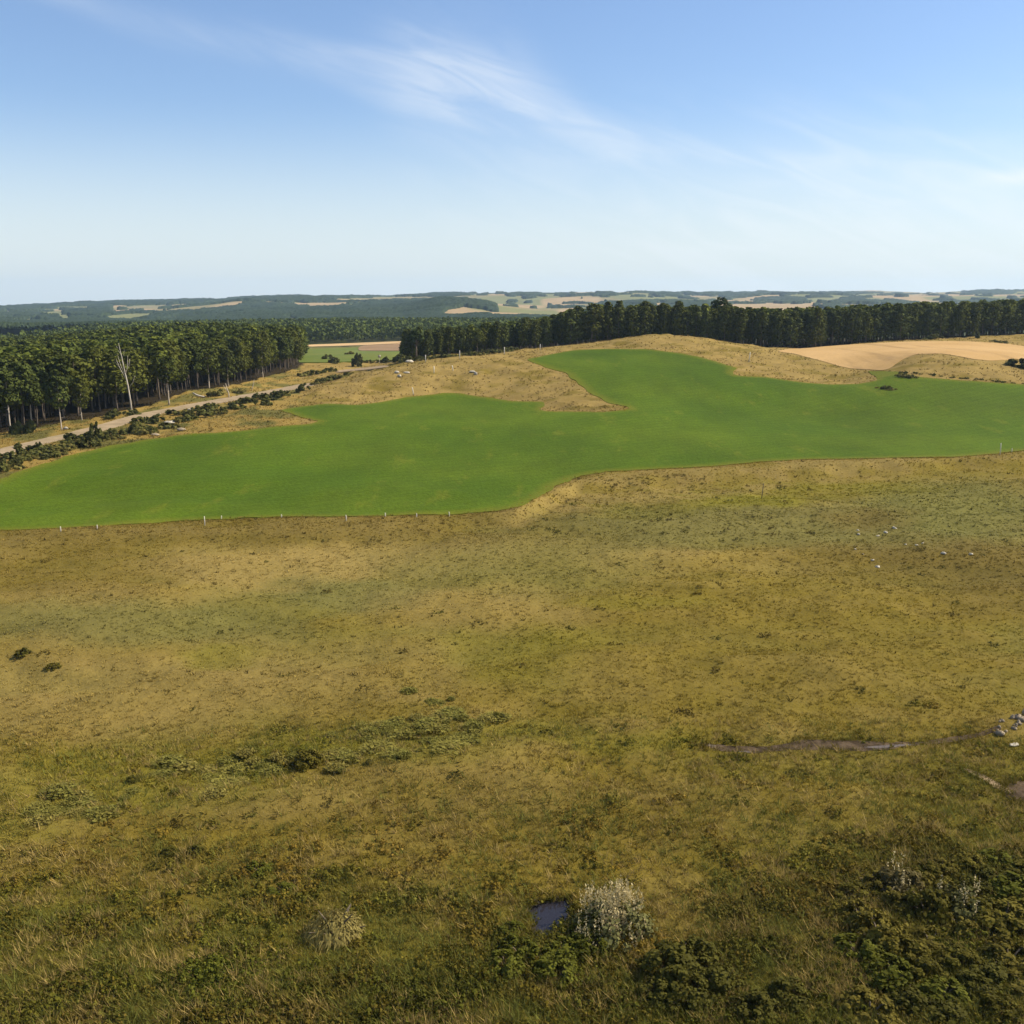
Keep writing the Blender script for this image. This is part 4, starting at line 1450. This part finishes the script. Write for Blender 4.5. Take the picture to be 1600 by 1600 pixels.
for px, py, rr, h, lb in ((150, 688, 1.7, 4.2, 'tallest dark bush in the row between road and green field'), (138, 700, 1.8, 2.6, 'round dark bush at the field end of the roadside row, below the tallest one'),
                          (410, 632, 2.6, 2.6, 'round dark bush where the roadside row meets the grassy mound'), (440, 621, 2.4, 1.9, 'dark bush hugging the road edge beside the grassy mound'),
                          (475, 611, 2.4, 2.7, 'round dark bush standing by itself on the road edge under the mound'), (30, 699, 1.2, 1.3, 'little dark bush on the road verge opposite the wood'),
                          (336, 619, 2.6, 3.0, 'brown-green bush on the yellow bank beside the forked bare trunk'), (372, 614, 1.7, 2.0, 'small bush on the yellow bank near the leaning bare trunk'),
                          (30, 676, 2.2, 3.0, 'rounded olive bush in front of the dark trunks of the roadside wood'), (50, 675, 1.9, 3.0, 'second olive bush in front of the dark trunks, touching the first'),
                          (205, 648, 2.5, 1.8, 'low dark bush around the foot of the dead tree'), (180, 652, 3.0, 2.2, 'broad dark bush before the wood just short of the dead tree'),
                          (560, 573, 2.7, 6.0, 'tall dark bushy tree by the sandy track in the gap'), (512, 561, 3.2, 2.6, 'dark bush at the near edge of the far green field'),
                          (524, 567, 3.0, 3.0, 'dark bush between the sandy bank and the far green field'), (546, 554, 2.4, 2.6, 'little green bush standing inside the far green field'),
                          (604, 566, 2.4, 2.9, 'dark bush behind the sandy track beside the white-topped pole'), (625, 567, 3.0, 2.8, 'dark bush ending the sandy track below the wood'),
                          (1461, 531, 5.2, 2.4, 'long low dark bush behind the stubble field'), (1523, 529, 2.3, 4.0, 'dark pointed bush standing out from the wood behind the stubble'),
                          (1565, 536, 2.8, 1.8, 'small brown bush at the far corner of the stubble field'), (1590, 574, 4.2, 3.0, 'dark bush cut by the frame edge beside the stubble'),
                          (1612, 577, 4.0, 3.0, 'dark bush behind the mound outside most of the frame'), (1552, 533, 1.8, 1.4, 'low brown bush between pointed bush and stubble corner')):
    place_shrub(on_ground(px, py, .2), rr, h, lb, None, name='roadside_bush' if px < 500 else 'bush', cat='bush', parts=False, meshes=SHF[1] if 'dark' in lb else SHF[2])
for x0, y0, x1, y1, n, lb, gr in ((1386, 580.5, 1600, 600, 19, 'small dark bush in the line along the foot of the pale mound', 'small bushes along the foot of the pale mound'),
                                  (496, 600, 552, 584, 9, 'green bush in the short hedge rising along the sandy track', 'bushes of the hedge along the sandy track'),
                                  (470, 588, 520, 581, 8, 'brown-green bush on top of the sandy bank in the gap', 'bushes on top of the sandy bank'),
                                  (565, 568, 640, 563, 9, 'dark bush in the hedge beyond the sandy track', 'bushes of the hedge beyond the sandy track'),
                                  (640, 565, 800, 549, 20, 'low dark bush at the foot of the wood behind the mound', 'low bushes at the foot of the wood'),
                                  (1372, 606, 1398, 609, 4, 'dark bush of the tiny group standing in the green crop', 'bushes standing in the green crop'),
                                  (1406, 588, 1432, 590, 4, 'brown bush in the rough patch between crop and pale mound', 'bushes in the rough patch by the crop')):
    for i in range(n):
        f = (i + random.random()) / n
        s_ = random.uniform(1.1, 1.5) if 'crop' in lb else random.uniform(.4, .75) if 'small' in lb or 'crop' in lb else random.uniform(1.3, 2.4)
        place_shrub(on_ground(x0 + (x1 - x0) * f, y0 + (y1 - y0) * f + random.uniform(-.7, .7), .15), s_ * 1.3, s_ * (.75 if 'crop' in lb else 1.0), lb, gr, name='bush', cat='bush', parts=False,
                    meshes=random.choice(SHF))


# ------------------------------------------------------------------ posts, pole, stones
def post_mesh(h, r0, seed):
    r_ = np.random.default_rng(seed)
    return mesh_np('fence_post', *tube([(0, 0, -.3), (.01, 0, h * .5), (r_.normal(0, .03), r_.normal(0, .03), h - .04), (r_.normal(0, .03), 0, h)], [r0, r0 * .97, r0 * .92, r0 * .6], 8), None, True, M_POST)


for i, (px, py, h, lb) in enumerate(((95, 831, .95, 'white fence post at the crop edge, first from the frame corner'), (152, 827, .8, 'short white fence post, second along the crop edge'),
                                     (320, 821, 1.7, 'tallest pale fence post on the near edge of the green crop'), (346, 811.5, .7, 'stub of a fence post just past the tallest one'),
                                     (440, 809, .7, 'faint short fence post halfway along the straight crop edge'), (541, 814, 1.1, 'pale fence post after a long bare stretch of crop edge'),
                                     (602, 807.5, .7, 'faint stub of a fence post next to the post after the bare stretch'), (651, 808, .7, 'white stubby fence post before the crop edge bends'),
                                     (702, 807, .9, 'white fence post just where the crop edge starts to bend'), (1190, 778, 3.2, 'thin grey leaning stake in the dry bank below the crop'),
                                     (1562.5, 711, 3.0, 'tall white post on the crop edge where the dry bank narrows'), (1581, 706, .9, 'short pale post beside the tall white one'))):
    me = post_mesh(h, .11 if h > 2.9 and px > 1500 else .09, i)
    o = link('fence_post', me, None, on_ground(px, py))
    if px == 1190:
        o.rotation_euler = (0, R(5), 0)
        o.active_material = M_STEM
    tag(o, lb, 'post')
for i, (px, py, h, lb) in enumerate(((646, 616, 2.6, 'pale leaning stake at the crop edge on the long mound'), (678, 583, 2.8, 'pale stake near the crest of the long mound'), (708, 580, 2.2, 'leaning pale stake on the long mound crest'),
                                     (788, 554, 3.2, 'white post at the dark hedge below the wood'), (844, 548, 2.6, 'second white post along the edge of the wood'), (1170, 567, 4.0, 'pale stake on the slope of the tallest mound'),
                                     (665, 566, 3.0, 'white stump of a post among the first trunks of the wood'), (718, 561, 3.6, 'pale post before the wood behind the long mound'))):
    o = link('wooden_stake', post_mesh(h, .16, 40 + i), None, on_ground(px, py))
    o.rotation_euler = (0, R((-8, 2, -9, 0, 0, 6, 0, 2)[i]), 0)
    tag(o, lb, 'stake')
pole = bpy.data.objects.new('signpost', None)
COL.objects.link(pole)
pole.location = on_ground(593, 568)
tag(pole, 'white-topped pole beside the sandy track in the gap', 'signpost')
link('pole', mesh_np('sign_pole', *tube([(0, 0, -.3), (0, 0, 4.6)], [.13, .11], 8), None, True, M_POST), pole)
bxv = np.array([(x, y, z) for x in (-.7, .7) for y in (-.06, .06) for z in (3.5, 4.9)], float)
bxf = np.array([(0, 1, 3), (0, 3, 2), (4, 6, 7), (4, 7, 5), (0, 4, 5), (0, 5, 1), (2, 3, 7), (2, 7, 6), (0, 2, 6), (0, 6, 4), (1, 5, 7), (1, 7, 3)])
link('panel', mesh_np('sign_panel', bxv, bxf, None, False, M_ROCK), pole)


def stone_mesh(seed, mat):
    r_ = np.random.default_rng(seed)
    V, Fc = [], []
    nu, nv_ = 9, 6
    for j in range(nv_ + 1):
        for i in range(nu):
            a, e = 2 * math.pi * i / nu, -math.pi / 2 + math.pi * j / nv_
            k = 1 + r_.normal(0, .17)
            V.append((math.cos(a) * math.cos(e) * k, math.sin(a) * math.cos(e) * k * .8, math.sin(e) * k * .62))
    for j in range(nv_):
        for i in range(nu):
            a, b_, c_, d = j * nu + i, j * nu + (i + 1) % nu, (j + 1) * nu + (i + 1) % nu, (j + 1) * nu + i
            Fc += [(a, b_, c_), (a, c_, d)]
    return mesh_np('stone', np.array(V), np.array(Fc), None, False, mat)


ST_ = [stone_mesh(s, M_ROCK) for s in (1, 2, 3)]
ST2 = [stone_mesh(s, M_ROCK2) for s in (4, 5)]
for i, (px, py, s, lb) in enumerate((
        (1340, 829, .40, 'white stone at the foot of the grey rush patch'), (1341, 836, .42, 'white stone just below another at the rush patch'), (1371, 838, .38, 'pale stone under the dark hollow of the rush patch'),
        (1384, 833, .55, 'flat white stone in the dark hollow of the rush patch'), (1397, 826, .5, 'pale stone on the upper rim of the dark hollow'), (1415, 851, .30, 'tiny white stone set apart from the bright pair'),
        (1431.5, 852, .42, 'bright white stone, lower one of the close pair'), (1442, 850, .40, 'bright white stone, upper one of the close pair'), (1336, 859, .36, 'white stone at the top of the brown heath patch'),
        (1348, 866, .30, 'dull little stone below the white one at the heath patch'), (1363, 875, .34, 'small white stone above the large pale one'), (1371, 886, .58, 'large pale stone low in the brown heath patch'),
        (1474, 866, .62, 'broad white stone in the middle of the brown heath'), (1516.5, 867, .48, 'white stone farthest out on the brown heath'),
        (1639, 1130, .5, 'pale stone of the rubble by the ditch end'), (1356, 1241, .16, 'tiny white pebble lying in the grass below the ditch'))):
    o = link('stone', ST_[i % 3] if 'dull' not in lb else ST2[0], None, on_ground(px, py) + Vector((0, 0, s * .06)))
    s *= .8
    o.scale = (s * random.uniform(.8, 1.2), s * random.uniform(.7, 1.1), s * random.uniform(.7, 1))
    o.rotation_euler = (random.uniform(-.3, .3), random.uniform(-.3, .3), random.uniform(0, 6))
    tag(o, lb, 'stone')
for i, (px, py, sx_, s, lb) in enumerate(((620, 584, 1.1, 1.0, 'large white boulder of the three on the long mound'), (636, 583, 1.3, .6, 'flat white boulder beside the largest on the long mound'),
                                          (624, 588.5, .8, .8, 'small white boulder just below the largest on the mound'), (738, 583, 1.4, .7, 'long pale boulder on the mound beyond the three white ones'),
                                          (743.5, 587, .7, .9, 'upright pale boulder touching the long one on the mound'), (242, 658, .0, .0, ''), (103, 671, .9, .8, 'white stone at the foot of the white-trunked pine'),
                                          (297, 644, .8, 1.0, 'white stone among the bushes below the road'), (265, 660, 1.8, .8, 'pale boulder in the roadside row of bushes'), (18, 716, 1.6, .9, 'pale boulder among the roadside bushes near the frame edge'),
                                          (243, 680, 1.3, .7, 'tan boulder between the roadside bushes and the crop'), (640, 566.5, 1.8, 1.1, 'pinkish white boulder at the corner of the wood'), (284, 674, 1.4, .8, 'tan boulder at the crop edge under the roadside bushes'),
                                          (1585, 1165, .55, .16, 'flat white slab lying in the grass near the ditch end'))):
    if not lb:
        continue
    o = link('boulder', ST_[i % 3] if 'tan' not in lb else ST2[1], None, on_ground(px, py) + Vector((0, 0, s * .4)))
    o.scale = (sx_, sx_ * .7, s)
    o.rotation_euler = (0, 0, .4 if py > 1000 else random.uniform(-.4, .4))
    tag(o, lb, 'boulder')
for i in range(26):
    f = random.random()
    px, py = 1552 + 56 * f, 1142 - 18 * f + random.gauss(0, 6)
    s = random.choice((.12, .16, .2, .26, .36, .5)) * random.uniform(.8, 1.1)
    o = link('rubble_stone', random.choice(ST2), None, on_ground(px, py) + Vector((0, 0, s * .3 + (.25 * random.random() if f > .6 else 0))))
    o.scale = (s, s, s * 1.1)
    o.rotation_euler = (0, 0, random.uniform(0, 6))
    tag(o, 'tan stone in the rubble heap at the end of the muddy ditch', 'stone', 'stones of the rubble heap at the ditch end')

# ------------------------------------------------------------------ grass and low growth
def across(n, lo, hi):
    """columns for scattered growth: full density in view, thinner to both sides"""
    k = rng.random(n) < .74
    u = rng.uniform(lo, hi, n)
    side = np.where(rng.random(n) < .5, rng.uniform(-760, lo, n), rng.uniform(hi, 2360, n))
    return np.where(k, u, side)


def blades(x, y, z, h, wdt, nb, col, lean=.45, cvar=.18):
    n = len(x)
    N_ = n * nb
    rep = lambda q_: np.repeat(q_, nb, 0)
    a = rng.uniform(0, 6.28, N_)
    sp = rng.uniform(.1, 1, N_) * rep(h) * .55
    rx, ry = rep(x) + np.cos(a) * sp * .6, rep(y) + np.sin(a) * sp * .6
    hh = rep(h) * rng.uniform(.55, 1.15, N_)
    la = a + rng.normal(0, .7, N_)
    ll = hh * lean * rng.uniform(.3, 1.6, N_)
    tx, ty = rx + np.cos(la) * ll - hh * .12, ry + np.sin(la) * ll
    wa = rng.uniform(0, 3.14, N_)
    ww = rep(wdt) * rng.uniform(.6, 1.3, N_)
    V = np.empty((N_, 3, 3), np.float32)
    zz = rep(z) - .08
    V[:, 0] = np.c_[rx - np.cos(wa) * ww, ry - np.sin(wa) * ww, zz]
    V[:, 1] = np.c_[rx + np.cos(wa) * ww, ry + np.sin(wa) * ww, zz]
    V[:, 2] = np.c_[tx, ty, zz + hh]
    k = rng.uniform(1 - cvar, 1 + cvar, (N_, 1))
    C = np.repeat(rep(col) * k, 3, 0)
    return V.reshape(-1, 3), C


def not_on_sheets(x, y, polys, m=0.0):
    k = np.ones(len(x), bool)
    for p in polys:
        k &= ~inside(p, x, y)
    return k


n = 200000
D = 40 + (330 - 40) * rng.random(n) ** 1.4
x = (across(n, -80, 1680) - 800) / F * (D * CT + 8)
k_ = not_on_sheets(x, D, [FIELD, STUB, ROAD, MUD, MUD2, PATH, POND])
x, D = x[k_], D[k_]
dens = fbm(x / 3.0, D / 3.0, 201, 3)
k_ = rng.random(len(x)) < sstep(.25, .55, dens) * .4 + .6
x, D = x[k_], D[k_]
z = ground_z(x, D)
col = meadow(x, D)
lum = col.sum(1)
px_, py_ = proj(x, D, z)
tall = (.72 - .24 * sstep(80, 120, D)) * (.30 + .5 * (fbm(x / 2.2, D / 2.2, 211, 2) - .2)) * (D / 90) ** .45
tall *= np.where(col[:, 0] > .2, .85, 1.0)
edge_b = np.interp(px_, [-200, 0, 320, 705, 800, 870, 950, 1250, 1600, 1900], [850, 828, 812, 805, 799, 760, 737, 718, 704, 690])
tall *= np.where(np.abs(py_ - edge_b - 8) < 12, 1.15, 1)
wd = .034 * (D / 60) ** .8
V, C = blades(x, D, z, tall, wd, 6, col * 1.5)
# domed grass tussocks
n = 54000
D4 = 42 + (230 - 42) * rng.random(n)
x4 = (across(n, -80, 1680) - 800) / F * (D4 * CT + 8)
k_ = not_on_sheets(x4, D4, [FIELD, STUB, ROAD, MUD2, PATH, POND]) & (~inside(MUD, x4, D4) | (rng.random(n) < .3))
x4, D4 = x4[k_], D4[k_]
k_ = rng.random(len(x4)) < sstep(.38, .62, fbm(x4 / 6, D4 / 6, 251, 3)) * .45 + .4
x4, D4 = x4[k_], D4[k_]
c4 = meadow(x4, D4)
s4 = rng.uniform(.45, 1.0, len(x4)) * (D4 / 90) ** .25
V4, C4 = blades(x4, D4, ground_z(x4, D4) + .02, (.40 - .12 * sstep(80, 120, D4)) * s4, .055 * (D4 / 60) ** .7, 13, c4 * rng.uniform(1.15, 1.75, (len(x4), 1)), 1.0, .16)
# dark little tufts
n = 9000
D2 = 42 + (300 - 42) * rng.random(n)
x2 = (across(n, -80, 1680) - 800) / F * (D2 * CT + 8)
k_ = not_on_sheets(x2, D2, [FIELD, STUB, ROAD, MUD, MUD2, PATH, POND])
x2, D2 = x2[k_], D2[k_]
k_ = rng.random(len(x2)) < sstep(.40, .66, fbm(x2 / 14, D2 / 9, 221, 3)) * .5 + .08
x2, D2 = x2[k_], D2[k_]
V2, C2 = blades(x2, D2, ground_z(x2, D2), .30 * (D2 / 70) ** .4 * rng.uniform(.6, 1.5, len(x2)), .05 * (D2 / 70) ** .8, 8, meadow(x2, D2) * .48, .7)
# rank grass hanging over the rims of pond, ditch, mud and path, and along the crop edge
rim = []
for pl, off_, k, hh in ((POND, .25, 4, .32), (MUD, .3, 3, .35), (MUD2, .3, 6, .45), (PATH, .2, 6, .35)):
    for p_ in pl:
        for _ in range(k):
            rim.append((p_[0] + rng.normal(0, off_), p_[1] + rng.normal(0, off_) + .1, hh * rng.uniform(.5, 1.2)))
for p_ in FIELD:
    for _ in range(6 if p_[1] < 330 else 3):
        rim.append((p_[0] + rng.normal(0, 1.2), p_[1] + rng.normal(0, .6) - .5, rng.uniform(.12, .42)))
rim = np.array(rim)
x5, D5, h5 = rim.T
k_ = ~((edge_dist(POND, x5, D5, 2) > .35) & inside(POND, x5, D5))
x5, D5, h5 = x5[k_], D5[k_], h5[k_]
c5 = meadow(x5, D5)
c5 = np.where((D5 > 150)[:, None], c5 * 1.45, c5)
c5[c5[:, 0] < .05] = CL['green']
V5, C5 = blades(x5, D5, T(x5, D5) - .05, h5, .035 * (D5 / 60) ** .8, 8, c5 * rng.uniform(.8, 1.2, (len(x5), 1)), .6)
# straw tufts on the banks and mounds
n = 54000
D3 = 250 + (560 - 250) * rng.random(n)
x3 = (across(n, -80, 1680) - 800) / F * (D3 * CT + 8)
k_ = not_on_sheets(x3, D3, SHEETS) & ~in_left_wood(x3, D3, 4) & ~in_right_wood(x3, D3, 4)
x3, D3 = x3[k_], D3[k_]
k_ = rng.random(len(x3)) < sstep(.30, .6, fbm(x3 / 6, D3 / 5, 231, 3))
x3, D3 = x3[k_], D3[k_]
c3 = meadow(x3, D3)
V3, C3 = blades(x3, D3, ground_z(x3, D3), rng.uniform(.35, .8, len(x3)), .13 * np.ones(len(x3)), 5, c3 * rng.uniform(.75, 1.15, (len(x3), 1)), .6)
# taller mixed herbage in the damp near strip
n = 46000
D6 = 41 + 52 * rng.random(n) ** 1.2
x6 = (across(n, -60, 1660) - 800) / F * (D6 * CT + 8)
k_ = not_on_sheets(x6, D6, [POND, MUD, MUD2, PATH])
x6, D6 = x6[k_], D6[k_]
c6 = meadow(x6, D6)
k_ = rng.random(len(x6)) < sstep(.19, .10, c6[:, 0]) * .9 + .1
x6, D6, c6 = x6[k_], D6[k_], c6[k_]
kind6 = (fbm(x6 / 3, D6 / 3, 271, 3) + rng.normal(0, .16, len(x6)))[:, None]
t6 = np.where(kind6 > .60, np.array((.33, .24, .080)), np.where(kind6 > .44, np.array((.21, .17, .034)), np.array((.145, .148, .030))))
V6, C6 = blades(x6, D6, ground_z(x6, D6), rng.uniform(.3, .85, len(x6)), .032 * np.ones(len(x6)), 9, t6 * rng.uniform(.7, 1.2, (len(x6), 1)), .7, .25)
V = np.r_[V, V2, V3, V4, V5, V6]
C = np.r_[C, C2, C3, C4, C5, C6]
mg = link('meadow_grass', mesh_np('meadow_grass', V, np.arange(len(V)).reshape(-1, 3), C, False, M_GRASS))
tag(mg, 'rough olive and straw coloured meadow grass', 'grass', kind='stuff')

# leafy undergrowth in the green parts of the meadow
und = []
for s in range(4):
    (V, Fc, C), _ = shrub_shape(500 + s, .8, .55, .13, 9, 12, (1, 1, 1), .2)
    und.append((V, Fc, C))
n = 80000
D = 41 + 60 * rng.random(n)
x = (across(n, -60, 1660) - 800) / F * (D * CT + 8)
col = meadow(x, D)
gk = np.clip(sstep(.16, .085, col[:, 0]) + .22 * sstep(78, 58, D), 0, 1)
k_ = (rng.random(n) < .45 * gk * sstep(.36, .64, fbm(x / 2.6, D / 2.6, 241, 4))) & not_on_sheets(x, D, [POND, MUD, MUD2, PATH])
x, D, col = x[k_], D[k_], col[k_]
n_ = len(x)
# dark scrubby tufts dotted over the dry banks and the moor
bp = rng.uniform(0, 1, (290, 2))
tuft_px = np.r_[830 + 470 * bp[:150, 0], 1600 * bp[150:, 0]]
tuft_py = np.r_[742 + (bp[:150, 1] ** 1.2) * 95, 832 + bp[150:, 1] ** 1.6 * 480]
bg_ = ground_at(tuft_px, tuft_py)
k_ = not_on_sheets(bg_[:, 0], bg_[:, 1], [FIELD, STUB, MUD, PATH, MUD2])
bg_ = bg_[k_]
x, D = np.r_[x, bg_[:, 0]], np.r_[D, bg_[:, 1]]
col = np.r_[col, np.tile((.095, .078, .018), (len(bg_), 1))]
n_ = len(x)
V, Fc, C = bake(und, np.c_[x, D, ground_z(x, D) - .1], rng.uniform(.45, 1.0, n_) ** 2 * 1.25, rng.uniform(0, 6.28, n_), rng.integers(0, 4, n_), np.minimum(col, .17) * rng.uniform(.75, 1.3, (n_, 1)) * np.where((fbm(x / 4, D / 4, 261, 3) + rng.normal(0, .12, n_) > .52)[:, None], np.array((1.12, 1.0, .9)), np.array((.88, .99, .85))))
ug = link('undergrowth', mesh_np('undergrowth', V, Fc, C, False, M_LEAF))
tag(ug, 'low leafy green undergrowth in the damp part of the meadow', 'undergrowth', kind='stuff')

# ------------------------------------------------------------------ haze
hv = np.array([(x, y, z) for x in (-14000, 14000) for y in (-400, 15000) for z in (-40, 330)], float)
hm = bpy.data.materials.new('air')
hm.use_nodes = True
ht = hm.node_tree
ht.nodes.clear()
ho = ht.nodes.new('ShaderNodeOutputMaterial')
pv = ht.nodes.new('ShaderNodeVolumePrincipled')
pv.inputs['Color'].default_value = (.54, .74, .98, 1)
pv.inputs['Density'].default_value = 4.7e-5
pv.inputs['Anisotropy'].default_value = .2
ht.links.new(pv.outputs[0], ho.inputs['Volume'])
hz_o = link('haze', mesh_np('haze', hv, bxf, None, False, hm))
tag(hz_o, kind='stuff')
print('faces', sum(len(o.data.polygons) for o in bpy.data.objects if o.type == 'MESH'))
